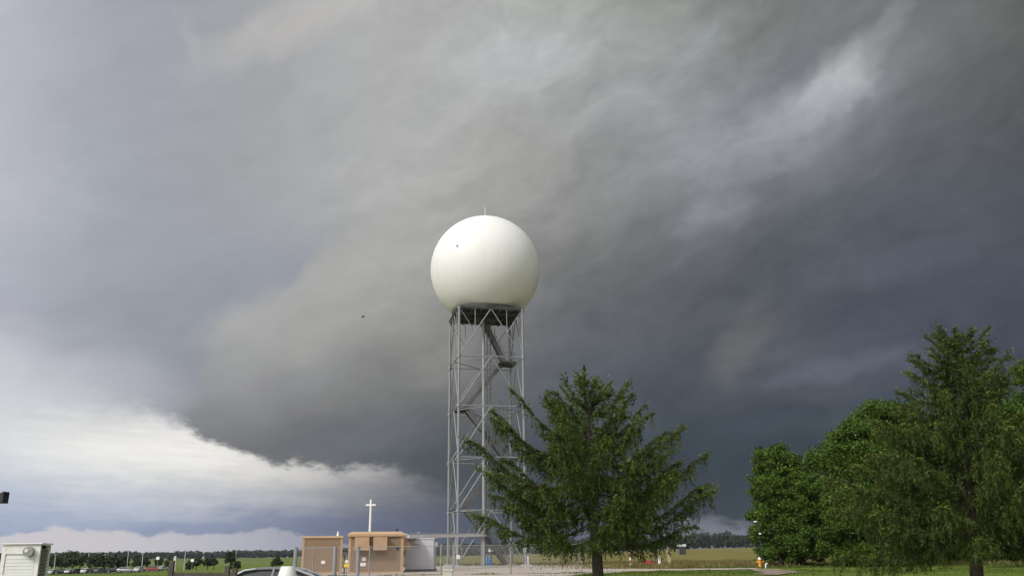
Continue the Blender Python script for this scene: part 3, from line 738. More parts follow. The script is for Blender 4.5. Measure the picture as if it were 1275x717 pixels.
for i in range(1, BAYS):
    for s in range(4):
        MB().tube([(*mids[s], lev[i]), (*mids[(s + 1) % 4], lev[i])], .045, 6).build('plan_brace', MAT['galv'], tower)
# waveguide riser, cable ladder
MB().tube([(-.25, -.2, 0), (-.25, -.2, HH - .3)], .17, 12).build('waveguide_riser', MAT['galv_light'], tower)
ld = MB()
for x in (.16, .52):
    ld.bar((x, -.2, .2), (x, -.2, HH - .3), .1)
for k in range(int(HH / .45)):
    ld.bar((.16, -.2, .4 + k * .45), (.52, -.2, .4 + k * .45), .05)
for k in range(int(HH / 1.2)):
    ld.tube([(.34 + .34 * math.cos(t), -.2 - .5 * math.sin(t), 1.8 + k * 1.15) for t in [math.pi * j / 6 for j in range(7)]], .018, 5)
ld.build('cable_ladder', MAT['stair'], tower)
# stair: one flight per bay, zig-zag between side landings
sx0 = 2.15
def flight(z0, z1, x0, x1, y):
    m = MB()
    for dy_ in (-.42, .42):
        m.bar((x0, y + dy_, z0), (x1, y + dy_, z1), .08, .40)
    nst = int(abs(z1 - z0) / .2)
    for k in range(1, nst):
        t = k / nst
        m.box((x0 + (x1 - x0) * t, y, z0 + (z1 - z0) * t), (.28, .8, .04))
    o = m.build('stair_flight', MAT['stair'], tower)
    h = MB()
    for dy_ in (-.45, .45):
        for hh in (.55, 1.0):
            h.tube([(x0, y + dy_, z0 + hh), (x1, y + dy_, z1 + hh)], .024, 5)
        for k in range(6):
            t = k / 5
            h.tube([(x0 + (x1 - x0) * t, y + dy_, z0 + (z1 - z0) * t), (x0 + (x1 - x0) * t, y + dy_, z0 + (z1 - z0) * t + 1.0)], .02, 5)
    h.build('handrail', MAT['stair'], o)
zs = [.3, lev[1] + .25, lev[2] + .25, lev[3] + .25, lev[4] + .25, HH - .3]
for i in range(5):
    s = 1 if i % 2 == 0 else -1
    y = .55 if i % 2 == 0 else 1.55
    x1 = -s * sx0 if i < 4 else -.2
    flight(zs[i], zs[i + 1], s * sx0 if i != 4 else 2.15, x1, y)
for i in range(1, 5):
    s = -1 if i % 2 == 1 else 1
    m = MB()
    m.box((s * (sx0 + .42), 1.05, zs[i] - .03), (1.75, 2.3, .1))
    for yy in (.1, 1.05, 2.0):
        m.bar((s * (sx0 - .1), yy, zs[i] - .14), (s * hs, yy, zs[i] - .14), .1, .2)
    o = m.build('landing', MAT['dark_steel'], tower)
    h = MB()
    xe = s * (sx0 + 1.18)
    for hh in (.55, 1.05):
        h.tube([(s * sx0, .08, zs[i] + hh), (xe, .08, zs[i] + hh), (xe, 2.02, zs[i] + hh), (s * sx0, 2.02, zs[i] + hh)], .024, 5)
    for (px_, py_) in ((s * sx0, .08), (xe, .08), (xe, 1.05), (xe, 2.02), (s * sx0, 2.02)):
        h.tube([(px_, py_, zs[i]), (px_, py_, zs[i] + 1.05)], .022, 5)
    h.build('handrail', MAT['stair'], o)
# deck under the radome
d = MB()
d.box((0, 0, HH + .13), (SIDE + .35, SIDE + .35, .22))
for k in range(-3, 4):
    d.box((k * 1.02, 0, HH - .1), (.14, SIDE, .26))
for y in (-2.2, 0, 2.2):
    d.box((0, y, HH - .2), (SIDE, .2, .34))
d.box((0, 0, HH - .45), (2.4, 2.4, .5))
d.build('deck', MAT['dark_steel'], tower)
rl = MB()
rl.lathe([(3.62, 0), (3.72, 0), (3.72, .34), (3.62, .34)], 48, (0, 0, HH + .24), cap=False)
rl.build('base_ring', MAT['dark_steel'], tower)
RR = 6.16
zc = math.sqrt(RR ** 2 - 3.68 ** 2)
ang0 = math.acos(-zc / RR)
prof = []
for k in range(49):
    a = ang0 * (1 - k / 48.0)
    prof.append((max(RR * math.sin(a), .002), RR * math.cos(a)))
rd = MB().lathe(prof, 96).build('radome', MAT['radome'], tower, auto=60)
rd.location = (0, 0, HH + .5 + zc)
top = RR
MB().tube([(0, 0, top - .02), (0, 0, top + .2)], .5, 16).build('cap_plate', MAT['red_lens'], rd)
MB().tube([(0, 0, top + .1), (0, 0, top + 1.5)], [.045, .025], 6).build('lightning_rod', MAT['white_paint'], rd)
hd = Vector((-.63, -.755, .168)).normalized() * RR
hp = MB()
hp.tube([hd * .995, hd * 1.012], .12, 10)
hp.build('access_port', MAT['galv_dull'], rd)
sg = MB().box((-hs + .02, -hs - .19, 1.05), (.38, .03, .4)).build('warning_sign', MAT['white_paint'], tower)

slab = MB().box((0, 0, 0), (11.6, 10.2, .34)).build('foundation_slab', MAT['concrete'], tower)
slab.location = (0, 0, -.06)

# ------------------------------------------------------------------ equipment shelters
def shelter(label, x0, x1, Y, ztop, depth, rz=0.0):
    a, b = G(x0, Y), G(x1, Y)
    w = (b - a).length
    c = (a + b) / 2
    root = empty('equipment_shelter', Vector((c.x, c.y, c.z)), rz)
    tag(root, label, 'shelter')
    h = ztop - c.z
    return root, w, h

zt1 = P(400, 669.5, 67).z
sh1, w1, h1 = shelter('smaller windowless tan shelter with speckled walls and one white plate', 375.5, 424.5, 67, zt1, 2.6, R(10))
D1 = 2.7
MB().box((0, D1 / 2, h1 / 2), (w1, D1, h1)).build('wall', MAT['aggregate'], sh1)
t = MB()
for sx in (-1, 1):
    t.box((sx * (w1 / 2 - .06), -.003, h1 / 2), (.16, .05, h1))
    t.box((sx * (w1 / 2 + .003), D1 / 2, h1 / 2), (.05, D1 - .01, .12))
t.box((0, -.005, .09), (w1 - .2, .05, .18))
t.build('trim', MAT['tan'], sh1)
MB().box((-w1 / 2 - .012, D1 / 2, h1 / 2), (.03, D1 * .96, h1 * .96)).build('side_panel', MAT['tan'], sh1)
MB().box((0, D1 / 2, h1 + .07), (w1 + .12, D1 + .16, .16)).build('roof', MAT['tan_roof'], sh1, bevel=.02)
MB().box((.1, -.03, h1 * .33), (.28, .03, .22)).build('warning_plate', MAT['white_paint'], sh1, bevel=.005)
MB().lathe([(.09, 0), (.09, .14), (.05, .2), (.05, .34)], 12, (w1 * .37, D1 * .3, h1 + .15)).build('roof_vent', MAT['white_paint'], sh1)

zt2 = P(467, 667.0, 67).z
sh2, w2, h2 = shelter('larger tan shelter with two box hoods under its roof edge', 433.5, 501, 67, zt2, 3.4, R(8))
D2 = 4.6
MB().box((0, D2 / 2, h2 / 2), (w2, D2, h2)).build('wall', MAT['aggregate'], sh2)
t = MB()
for sx in (-1, 1):
    t.box((sx * (w2 / 2 - .07), -.003, h2 / 2), (.2, .05, h2))
    t.box((sx * (w2 / 2 + .003), D2 / 2, h2 / 2), (.05, D2 - .01, .12))
t.box((0, -.005, .07), (w2 - .24, .05, .14))
t.build('trim', MAT['tan'], sh2)
MB().box((w2 / 2 + .012, D2 / 2, h2 / 2), (.03, D2 * .96, h2 * .96)).build('side_panel', MAT['tan'], sh2)
rf = MB()
rf.box((0, D2 / 2, h2 + .075), (w2 + .2, D2 + .24, .17))
rf.box((0, D2 / 2, h2 + .24), (w2 + .2, D2 + .24, .15), taper=.86)
rf.build('roof', MAT['tan_roof'], sh2, bevel=.015)
fas = MB().box((0, -.14, h2 + .03), (w2 + .12, .06, .12)).build('fascia', MAT['tan'], sh2)
u = w2 / (501 - 433.5)
for px0, px1 in ((441, 458.8), (463.8, 481)):
    xc = ((px0 + px1) / 2 - 467.25) * u
    wv = (px1 - px0) * u
    hd_ = MB()
    z1, z0 = h2 - .06, h2 - 1.0
    y0 = -.62
    hd_.add([(xc - wv / 2, 0, z1), (xc + wv / 2, 0, z1), (xc + wv / 2, y0, z1 - .03), (xc - wv / 2, y0, z1 - .03),
             (xc - wv / 2, 0, z0), (xc + wv / 2, 0, z0), (xc + wv / 2, y0, z0), (xc - wv / 2, y0, z0)],
            [(0, 1, 2, 3), (3, 2, 6, 7), (0, 3, 7, 4), (1, 5, 6, 2), (4, 7, 6, 5)])
    hood = hd_.build('ventilation_hood', MAT['tan'], sh2)
    MB().box((xc, y0 / 2, z0 - .012), (wv * .9, abs(y0) * .86, .02)).build('intake_grille', MAT['opening_shade'], hood)
for (pcx, zf, ww, hh) in ((453, .37, .26, .26), (452, .22, .4, .24)):
    MB().box(((pcx - 467.25) * u, -.03, h2 * zf + .06), (ww, .03, hh)).build('warning_plate', MAT['white_paint'], sh2, bevel=.005)
MB().box(((494 - 467.25) * u, -.04, h2 * .67), (.2, .09, .26)).build('wall_lamp', MAT['charcoal'], sh2, bevel=.02)
sb = MB()
sb.add([(w2 / 2, 1.0, h2 - .15), (w2 / 2, 2.0, h2 - .15), (w2 / 2 + .55, 2.0, h2 - .5), (w2 / 2 + .55, 1.0, h2 - .5),
        (w2 / 2, 1.0, h2 - 1.0), (w2 / 2, 2.0, h2 - 1.0), (w2 / 2 + .55, 2.0, h2 - 1.0), (w2 / 2 + .55, 1.0, h2 - 1.0)],
       [(0, 1, 2, 3), (3, 2, 6, 7), (0, 3, 7, 4), (1, 5, 6, 2), (4, 7, 6, 5)])
sb.build('side_hood', MAT['tan'], sh2)
MB().box((w2 * .38, .3, h2 + .4), (.16, .16, .2)).build('roof_lamp', MAT['charcoal'], sh2)

# generator enclosure
a, b = G(504, 71), G(540, 71)
wg = (b - a).length
hg = P(520, 669.5, 71).z - a.z
gen = empty('generator_enclosure', (a + b) / 2, R(0))
tag(gen, 'light grey metal enclosure on a dark skid beside the tan shelter', 'generator')
MB().box((0, 1.1, .1), (wg + .1, 2.3, .2)).build('skid', MAT['charcoal'], gen)
MB().box((0, 1.1, .2 + (hg - .3) / 2), (wg, 2.2, hg - .3)).build('body', MAT['cabinet'], gen, bevel=.03)
MB().box((0, 1.1, hg - .06), (wg + .1, 2.3, .1)).build('lid', MAT['cabinet'], gen, bevel=.02)
dl = MB()
for k in range(4):
    dl.box((-wg / 2 + wg * (k + .5) / 4, -.012, hg * .52), (wg / 4 - .05, .03, hg * .72))
dl.build('door_panel', MAT['cabinet'], gen, bevel=.008)
lv = MB()
for k in range(5):
    lv.box((-wg * .12, -.035, hg * .72 + k * .06), (.5, .03, .025))
lv.build('louvre', MAT['slat_grey'], gen)
MB().box((wg / 2 + .12, .5, hg * .82), (.22, .4, .26)).build('exhaust_box', MAT['white_paint'], gen, bevel=.02)

# waveguide bridge from the shelter to the tower
pa, pb = P(503, 667.8, 69), P(602, 665.8, 94.6)
br = empty('waveguide_bridge', (pa.x, pa.y, terrain(pa.x, pa.y)))
tag(br, 'grey elevated cable bridge running from tan shelter to radar tower', 'cable bridge')
o_ = br.location.copy()
d1 = (pb - pa); sd = d1.cross(Vector((0, 0, 1))).normalized()
tr = MB()
tr.bar(pa - o_, pb - o_, .62, .06)
for s in (-1, 1):
    tr.bar(pa - o_ + sd * .33 * s, pb - o_ + sd * .33 * s, .07, .26)
tr.build('cable_tray', MAT['white_old'], br)
cv = MB(); cv.bar(pa - o_ + Vector((0, 0, .17)), pb - o_ + Vector((0, 0, .17)), .5, .12)
cv.build('tray_cover', MAT['cabinet'], br)
for t in (.14, .55, .97):
    p = pa.lerp(pb, t)
    gz = terrain(p.x, p.y)
    m = MB().bar((p.x - o_.x, p.y - o_.y, gz - o_.z), (p.x - o_.x, p.y - o_.y, p.z - o_.z + .35), .2)
    m.build('post', MAT['galv_dull'], br)

# white mast with a short crossbar behind the shelter
mb_ = G(459, 74)
mt = P(459, 621.5, 74)
mast = empty('mast', mb_)
tag(mast, 'white pole with a short crossbar near its top behind the tan shelter', 'mast')
H = mt.z - mb_.z
MB().tube([(0, 0, 0), (0, 0, H * .5), (0, 0, H)], [.125, .11, .085], 12).build('pole', MAT['white_paint'], mast)
MB().bar((-.40, 0, H - .44), (.40, 0, H - .44), .14, .14).build('crossbar', MAT['white_paint'], mast, bevel=.02)
MB().lathe([(.26, 0), (.26, .05), (.16, .07)], 12).build('base_flange', MAT['galv_dull'], mast)

# ------------------------------------------------------------------ fences
def chain_fence(label, pts, post_ts, height, thick_ts=()):
    """pts: ground polyline end points; posts at given photo columns already turned into points"""
    a = Vector(pts[0])
    root = empty('chain_link_fence', a)
    tag(root, label, 'fence')
    def loc(p): return Vector(p) - a
    for i, p in enumerate(post_ts):
        q = loc(p)
        r = .04 if i not in thick_ts else .12
        hh = height + (.1 if i not in thick_ts else .05)
        MB().tube([q + Vector((0, 0, -.1)), q + Vector((0, 0, hh))], r, 8).build('post', MAT['galv_dull'], root)
    rail = MB()
    me_v, me_f, uv = [], [], []
    acc = 0.0
    for p, q in zip(pts[:-1], pts[1:]):
        n = max(1, int((Vector(q) - Vector(p)).length / 3))
        for j in range(n):
            s, e = Vector(p).lerp(Vector(q), j / n), Vector(p).lerp(Vector(q), (j + 1) / n)
            s.z, e.z = terrain(s.x, s.y), terrain(e.x, e.y)
            s, e = s - a, e - a
            rail.tube([s + Vector((0, 0, height)), e + Vector((0, 0, height))], .022, 6)
            L = (e - s).length
            k = len(me_v)
            me_v += [s + Vector((0, 0, .05)), e + Vector((0, 0, .05)), e + Vector((0, 0, height)), s + Vector((0, 0, height))]
            me_f.append((k, k + 1, k + 2, k + 3))
            uv += [(acc, .05), (acc + L, .05), (acc + L, height), (acc, height)]
            acc += L
    rail.build('top_rail', MAT['galv_dull'], root)
    me = bpy.data.meshes.new('wire_mesh'); me.from_pydata([tuple(v) for v in me_v], [], me_f)
    l = me.uv_layers.new(name='UVMap')
    for i, c in enumerate(uv): l.data[i].uv = c
    me.materials.append(MAT['chain'])
    o = bpy.data.objects.new('wire_mesh', me); C.objects.link(o); o.parent = root
    return root

front_cols = [366.5, 389, 416, 445, 459.5, 549, 636, 724]
fpts = [G(c, 57.5) for c in front_cols]
chain_fence('chain link fence along the gravel in front of the tan shelters', [fpts[0], fpts[-1]], fpts, 1.75, (0, 2, 3))
back_cols = [548, 575, 610, 634, 660, 690, 720, 750]
bpts = [G(c, 104.5) for c in back_cols]
chain_fence('chain link fence across the field behind the radar tower', [bpts[0], bpts[-1]], bpts, 2.0)

# timber rail in the grass at left
wf0 = G(204, 24)
wf = empty('timber_fence', wf0)
tag(wf, 'low brown timber post and rail fence in the grass at left', 'fence')
for c, py in ((207, 697), (278, 703.5), (287.5, 706.5), (243, 714.5)):
    p = G(c, 24); zt = P(c, py + .5, 24).z
    MB().box((p.x - wf0.x, 0, (zt - p.z) / 2 - .05 + (p.z - wf0.z)), (.12 if c != 243 else .09, .12, zt - p.z + .1)).build('post', MAT['wood'], wf, bevel=.01)
ra, rb = P(210, 716, 24) - wf0, P(290, 716, 24) - wf0
MB().bar(ra, rb, .06, .14).build('rail', MAT['wood'], wf, bevel=.008)
MB().bar(ra - Vector((0, 0, .5)), rb - Vector((0, 0, .5)), .06, .14).build('rail', MAT['wood'], wf, bevel=.008)

# ------------------------------------------------------------------ cars
def loft(stations, ring, smooth_=True):
    vs, fs = [], []
    n = None
    for s in stations:
        r = ring(*s); n = len(r); vs += r
    for i in range(len(stations) - 1):
        for k in range(n):
            k2 = (k + 1) % n
            fs.append((i * n + k, i * n + k2, (i + 1) * n + k2, (i + 1) * n + k))
    fs.append(tuple(range(n))); fs.append(tuple((len(stations) - 1) * n + k for k in range(n)))
    return vs, fs

def refine(st, k=3):
    """smooth in-between stations (Catmull-Rom)"""
    a = np.array(st, float)
    out = []
    for i in range(len(a) - 1):
        p0, p1, p2, p3 = a[max(i - 1, 0)], a[i], a[i + 1], a[min(i + 2, len(a) - 1)]
        for j in range(k):
            t = j / k
            out.append(.5 * (2 * p1 + (p2 - p0) * t + (2 * p0 - 5 * p1 + 4 * p2 - p3) * t * t + (3 * p1 - p0 - 3 * p2 + p3) * t ** 3))
    out.append(a[-1])
    return [tuple(float(v) for v in r) for r in out]

def make_car(paint):
    root = empty('parked_car', (0, 0, 0))
    def ring(x, zl, zb, hw):
        half = [(0, zl), (hw * .86, zl), (hw * .97, zl + .12), (hw, (zl + zb) / 2), (hw * .985, zb - .10), (hw * .93, zb - .02), (hw * .80, zb + .015), (0, zb + .04)]
        return [(x, y, z) for y, z in half] + [(x, -y, z) for y, z in half[-2:0:-1]]
    st = [(-2.30, .42, .78, .70), (-2.24, .30, .90, .80), (-2.0, .22, .96, .86), (-1.5, .20, .97, .90), (-.6, .20, .95, .91), (.4, .20, .93, .91), (1.0, .20, .91, .90), (1.6, .22, .84, .88), (2.05, .26, .76, .82), (2.28, .34, .66, .72), (2.34, .42, .58, .62)]
    body = MB(); body.add(*loft(st, ring), True)
    bo = body.build('body', paint, root, auto=50)
    # greenhouse: glass volume, roof skin and pillars
    gh = [(-1.95, .96, .98, .80, .72), (-1.55, .96, 1.20, .82, .68), (-1.05, .95, 1.385, .83, .63), (-.4, .94, 1.445, .83, .61), (.2, .93, 1.435, .83, .61), (.55, .92, 1.375, .82, .62), (.95, .91, 1.18, .81, .67), (1.30, .90, .93, .79, .73)]
    gh = refine(gh)
    def gring(x, zb, zr, hb, ht):
        half = [(0, zb), (hb, zb), ((hb + ht) / 2 + .02, (zb + zr) / 2), (ht, zr - .03), (ht * .85, zr), (0, zr + .012)]
        return [(x, y, z) for y, z in half] + [(x, -y, z) for y, z in half[-2:0:-1]]
    gl = MB(); gl.add(*loft(gh, gring), True)
    gl.build('window_glass', MAT['glass'], root, auto=60)
    rs = [(x, zr - .035, zr + .022, ht) for x, zb, zr, hb, ht in gh if zr > 1.30]
    def rring(x, z0, z1, h):
        half = [(0, z0), (h + .035, z0 - .01), (h + .045, z0 + .015), (h * .88, z1), (0, z1 + .014)]
        return [(x, y, z) for y, z in half] + [(x, -y, z) for y, z in half[-2:0:-1]]
    rf_ = MB(); rf_.add(*loft(rs, rring), True)
    rf_.build('roof', paint, root, auto=60)
    for s in (-1, 1):
        pm = MB(); pm.tube([(1.28, s * .77, .92), (.95, s * .69, 1.19), (.55, s * .645, 1.385), (.2, s * .635, 1.43)], [.05, .045, .045, .04], 6); pm.build('pillar', paint, root)
        pm = MB(); pm.tube([(-1.93, s * .77, .97), (-1.55, s * .70, 1.21), (-1.05, s * .65, 1.395), (-.7, s * .635, 1.43)], [.09, .07, .055, .04], 6); pm.build('pillar', paint, root)
        pm = MB(); pm.tube([(-.30, s * .825, .93), (-.34, s * .735, 1.2), (-.38, s * .625, 1.44)], .04, 6); pm.build('pillar', paint, root)
    for x in (-1.42, 1.42):
        for s in (-1, 1):
            w = MB().lathe([(.17, -.10), (.30, -.10), (.325, -.07), (.325, .07), (.30, .10), (.17, .10)], 22, cap=True).build('wheel', MAT['tyre'], root)
            w.rotation_euler = (R(90), 0, 0); w.location = (x, s * .80, .325)
            q = MB().lathe([(.02, -.006), (.19, -.006), (.20, 0), (.02, .012)], 18).build('rim', MAT['rim'], w)
            q.location = (0, 0, -.108 if s > 0 else .108)
            am = MB().lathe([(.37, -.02), (.37, .02)], 22).build('wheel_well_shade', MAT['opening_shade'], root)  # dark disc paints the shade of a wheel well that is not cut
            am.rotation_euler = (R(90), 0, 0); am.location = (x, s * .885, .36)
            MB().box((2.16, s * .60, .66), (.2, .26, .13)).build('headlight', MAT['lamp_glass'], root, bevel=.03)
            if x < 0:
                MB().box((-2.22, s * .62, .80), (.12, .28, .14)).build('tail_light', MAT['tail_red'], root, bevel=.03)
                MB().box((.78, s * .97, .99), (.12, .2, .13)).build('mirror', paint, root, bevel=.03)
    MB().box((2.33, 0, .47), (.05, 1.0, .14)).build('grille', MAT['opening_shade'], root, bevel=.01)
    return root

car = make_car(MAT['silver'])
cp = G(338, 30)
zr = P(338, 705.6, 30).z
car.location = (cp.x - .25, cp.y, zr - 1.475)
car.rotation_euler = (0, 0, R(184))
tag(car, 'silver car with a curved roof parked behind the white bollard', 'car', )


# ------------------------------------------------------------------ foreground odds and ends
bt = P(358.5, 704.8, 15)
bz = terrain(bt.x, 15)
bol = empty('bollard', (bt.x, bt.y, bz))
tag(bol, 'white tapered round post in front of the silver car', 'bollard')
hb = bt.z - bz
MB().lathe([(.24, 0), (.20, hb * .5), (.155, hb - .16), (.118, hb - .03), (.105, hb), (.02, hb + .006)], 28).build('post', MAT['white_paint'], bol)
MB().lathe([(.30, 0), (.30, .05), (.26, .08)], 28).build('base_flange', MAT['galv_dull'], bol)

# louvred instrument shelter at the left edge
ic = P(29, 717, 16)
inst = empty('instrument_shelter', (ic.x, ic.y, terrain(ic.x, 16)), R(12))
tag(inst, 'white weathered louvred instrument box on legs with a round gauge, at left', 'instrument shelter')
ztop = P(30, 676, 16).z - inst.location.z
bw, bd, bh = .60, .62, 1.0
zb = ztop - bh - .03
ib = MB()
for sx in (-1, 1):
    for sy in (-1, 1):
        ib.box((sx * (bw / 2 - .03), sy * (bd / 2 - .03), zb + bh / 2), (.06, .06, bh))
for sy in (-1, 1):
    ib.box((0, sy * (bd / 2 - .03), zb + bh - .075), (bw - .12, .056, .15)); ib.box((0, sy * (bd / 2 - .03), zb + .05), (bw - .12, .056, .1))
for sx in (-1, 1):
    ib.box((sx * (bw / 2 - .03), 0, zb + .05), (.056, bd - .12, .1))
ib.box((0, 0, zb + .03), (bw - .1, bd - .1, .03))
ib.build('frame', MAT['white_old'], inst)
dp = MB().box((0, -bd / 2 + .035, zb + bh * .48), (bw - .12, .02, bh - .26)).build('door', MAT['white_old'], inst)
sl = MB()
for k in range(13):
    z = zb + .13 + k * .055
    sl.box((0, -bd / 2 + .018, z), (bw - .15, .012, .0535), mat=Matrix.Rotation(R(-5), 3, 'X'))
sl.box((0, -bd / 2 + .008, zb + bh * .5), (bw - .13, .016, .045))
sl.build('slat', MAT['white_paint'], dp)
for sx in (-1, 1):
    sd_ = MB()
    for k in range(15):
        z = zb + .13 + k * .055
        sd_.box((sx * (bw / 2 - .03), 0, z), (.012, bd - .12, .06), mat=Matrix.Rotation(R(35 * sx), 3, 'Y'))
    sd_.build('side_louvre', MAT['slat_grey'], inst)
MB().box((0, 0, ztop - .012), (bw + .05, bd + .06, .02)).build('roof', MAT['white_old'], inst, bevel=.004)
MB().box((0, 0, ztop - .06), (bw - .13, bd - .13, .06)).build('roof_gap_shade', MAT['opening_shade'], inst)  # solid black block in place of the shade in the gap below the roof
gq = MB().tube([(.13, -bd / 2 + .0, ztop - .14), (.13, -bd / 2 - .09, ztop - .14)], .082, 20).build('gauge', MAT['slat_grey'], inst)
MB().tube([(.105, -bd / 2 - .09, ztop - .125), (.105, -bd / 2 - .098, ztop - .125)], .03, 14).build('gauge_glass', MAT['white_paint'], gq)
for sx in (-1, 1):
    for sy in (-1, 1):
        MB().box((sx * (bw / 2 - .05), sy * (bd / 2 - .05), zb / 2), (.06, .06, zb)).build('leg', MAT['white_old'], inst)

# dark fixture poking in at the left edge, on a pole outside the view
fp = P(-22, 620, 11)
fx = empty('lamp_post', (fp.x, fp.y, terrain(fp.x, fp.y)))
tag(fx, 'dark box shaped lamp head reaching in at the left edge', 'lamp post')
zz = fp.z - fx.location.z
MB().tube([(0, 0, 0), (0, 0, zz + .02)], [.05, .04], 10).build('pole', MAT['charcoal'], fx)
MB().bar((0, 0, zz - .02), (.16, 0, zz), .04).build('bracket', MAT['charcoal'], fx)
hl = MB().box((.215, 0, zz), (.15, .13, .125)); hl.box((.275, 0, zz + .055), (.03, .13, .04))
hl.build('lamp_head', MAT['charcoal'], fx, bevel=.01)

# pale utility pedestal at the bottom edge
up = G(558, 52); ut = P(558, 708.6, 52)
ped = empty('utility_pedestal', up)
tag(ped, 'pale square utility box at the edge of the gravel', 'utility box')
hp_ = ut.z - up.z
MB().box((0, 0, hp_ / 2 - .04), (.52, .42, hp_ - .06)).build('body', material('pale pedestal', (.58, .60, .50), .6, var=.05), ped, bevel=.03)
MB().box((0, 0, hp_ - .04), (.58, .48, .08)).build('lid', material('pale pedestal lid', (.62, .64, .54), .6, var=.05), ped, bevel=.02)

# yellow warning board between the shelters
yp = G(431, 63)
ys = empty('warning_board', yp)
tag(ys, 'small yellow board on a thin post between the two tan shelters', 'sign')
MB().tube([(0, 0, 0), (0, 0, 1.35)], .03, 8).build('post', MAT['galv_dull'], ys)
MB().box((0, -.04, .63), (.32, .03, .24)).build('panel', MAT['yellow'], ys)
MB().box((0, -.04, .88), (.22, .03, .16)).build('upper_panel', MAT['white_paint'], ys)
mbx = G(428.5, 70)
jb = empty('junction_box', mbx)
tag(jb, 'small white meter box on a post in the gap between shelters', 'meter box')
MB().tube([(0, 0, 0), (0, 0, 1.25)], .05, 8).build('post', MAT['galv_dull'], jb)
MB().box((0, 0, 1.4), (.34, .22, .3)).build('box', MAT['white_paint'], jb, bevel=.02)
MB().box((0, -.01, 1.62), (.38, .28, .12)).build('hood', MAT['charcoal'], jb, bevel=.02)

# blue barrel and white canopy box beside the tower
bb = G(609.3, 101)
brl = empty('barrel', bb)
tag(brl, 'blue upright plastic barrel beside the foot of the radar tower', 'barrel')
MB().lathe([(.26, 0), (.295, .06), (.295, .30), (.31, .33), (.295, .36), (.295, .62), (.31, .65), (.295, .68), (.295, .90), (.25, .97)], 24).build('drum', MAT['blue'], brl)
MB().lathe([(.05, 0), (.05, .05)], 10, (.12, 0, .965)).build('bung', MAT['white_paint'], brl)
sh = G(612.5, 103)
sst = empty('sheltered_switch', sh)
tag(sst, 'small white topped switch stand just above the blue barrel', 'switch stand')
MB().tube([(-.25, 0, 0), (-.25, 0, 1.55)], .045, 8).build('post', MAT['galv_dull'], sst)
MB().box((0, 0, 1.72), (.95, .5, .34)).build('hood', MAT['white_paint'], sst, bevel=.03)
MB().box((.08, -.05, 1.45), (.5, .3, .2)).build('switch_box', MAT['charcoal'], sst, bevel=.02)

# posts along the gravel at right
def striped_marker(px, Y, top_py):
    p = G(px, Y); h = P(px, top_py, Y).z - p.z
    e = empty('marker_pole', p)
    tag(e, 'thin pole with red and white bands beside the gravel road', 'marker pole')
    n = 6
    for k in range(n):
        MB().tube([(0, 0, h * k / n), (0, 0, h * (k + 1) / n)], .07, 8).build('band', MAT['white_paint'] if k % 2 == 0 else MAT['red'], e)
striped_marker(785, 86, 682)
wp = G(821.5, 88)
we = empty('guard_post', wp)
tag(we, 'stout white guard post standing by the gravel road', 'guard post')
MB().lathe([(.13, 0), (.13, .82), (.09, .9), (.02, .93)], 16).build('post', MAT['white_paint'], we)
MB().lathe([(.24, 0), (.24, .06)], 16).build('footing', MAT['concrete'], we)
tp = G(833.5, 88)
te = empty('timber_post', tp)
tag(te, 'pale upright timber post right of the white guard post', 'post')
MB().box((0, 0, .85), (.24, .24, 1.75)).build('post', MAT['pale_wood'], te, bevel=.02)
for px, Y, hh, lab in ((657, 99, 1.05, 'short white post behind the lower left branches of the central spruce'),):
    p = G(px, Y); e = empty('guard_post', p); tag(e, lab, 'guard post')
    MB().lathe([(.14, 0), (.14, hh - .08), (.09, hh), (.02, hh + .02)], 16).build('post', MAT['white_old'], e)
rp_ = G(806.5, 90)
rc = empty('hose_box', rp_)
tag(rc, 'low red box on the gravel behind the central spruce', 'box')
MB().box((0, 0, .22), (1.0, .6, .4)).build('body', MAT['red'], rc, bevel=.08)
MB().box((.02, 0, .44), (1.05, .64, .08)).build('lid', MAT['red'], rc, bevel=.03)

# yellow hydrant and white pipe near the grove
hy = G(946.5, 71)
hyd = empty('fire_hydrant', hy)
tag(hyd, 'orange yellow hydrant with a white cap in front of the grove', 'hydrant')
MB().lathe([(.17, 0), (.17, .05), (.12, .07), (.115, .50), (.15, .52), (.15, .56), (.11, .60)], 16).build('barrel', MAT['orange'], hyd)
for s in (-1, 1):
    MB().tube([(s * .08, 0, .40), (s * .28, 0, .40)], .075, 10).build('outlet', MAT['orange'], hyd)
MB().lathe([(.13, 0), (.12, .06), (.07, .13), (.03, .17)], 16, (0, 0, .60)).build('cap', MAT['white_paint'], hyd)
wpp = G(953.5, 67)
wpe = empty('stub_pipe', wpp)
tag(wpe, 'short white stub of pipe just right of the hydrant', 'pipe')
MB().tube([(0, 0, 0), (0, 0, .26), (.05, 0, .32), (.14, 0, .32)], .05, 10).build('pipe', MAT['white_paint'], wpe)

# lamp standard at the edge of the grove
lp = G(946, 69.5)
lpo = empty('floodlight_pole', lp)
tag(lpo, 'thin pole with small white lamp heads against the left edge of the grove', 'floodlight pole')
h1_ = P(945, 649, 69.5).z - lp.z; h2_ = P(949, 664, 69.5).z - lp.z
MB().tube([(.2, 0, 0), (.2, 0, h1_ + .05)], .03, 8).build('pole', MAT['charcoal'], lpo)
MB().box((-.05, 0, h1_), (.26, .12, .10)).build('lamp_head', MAT['white_paint'], lpo, bevel=.03)
MB().box((.22, -.06, h2_), (.16, .12, .12)).build('lamp_head', MAT['white_paint'], lpo, bevel=.03)

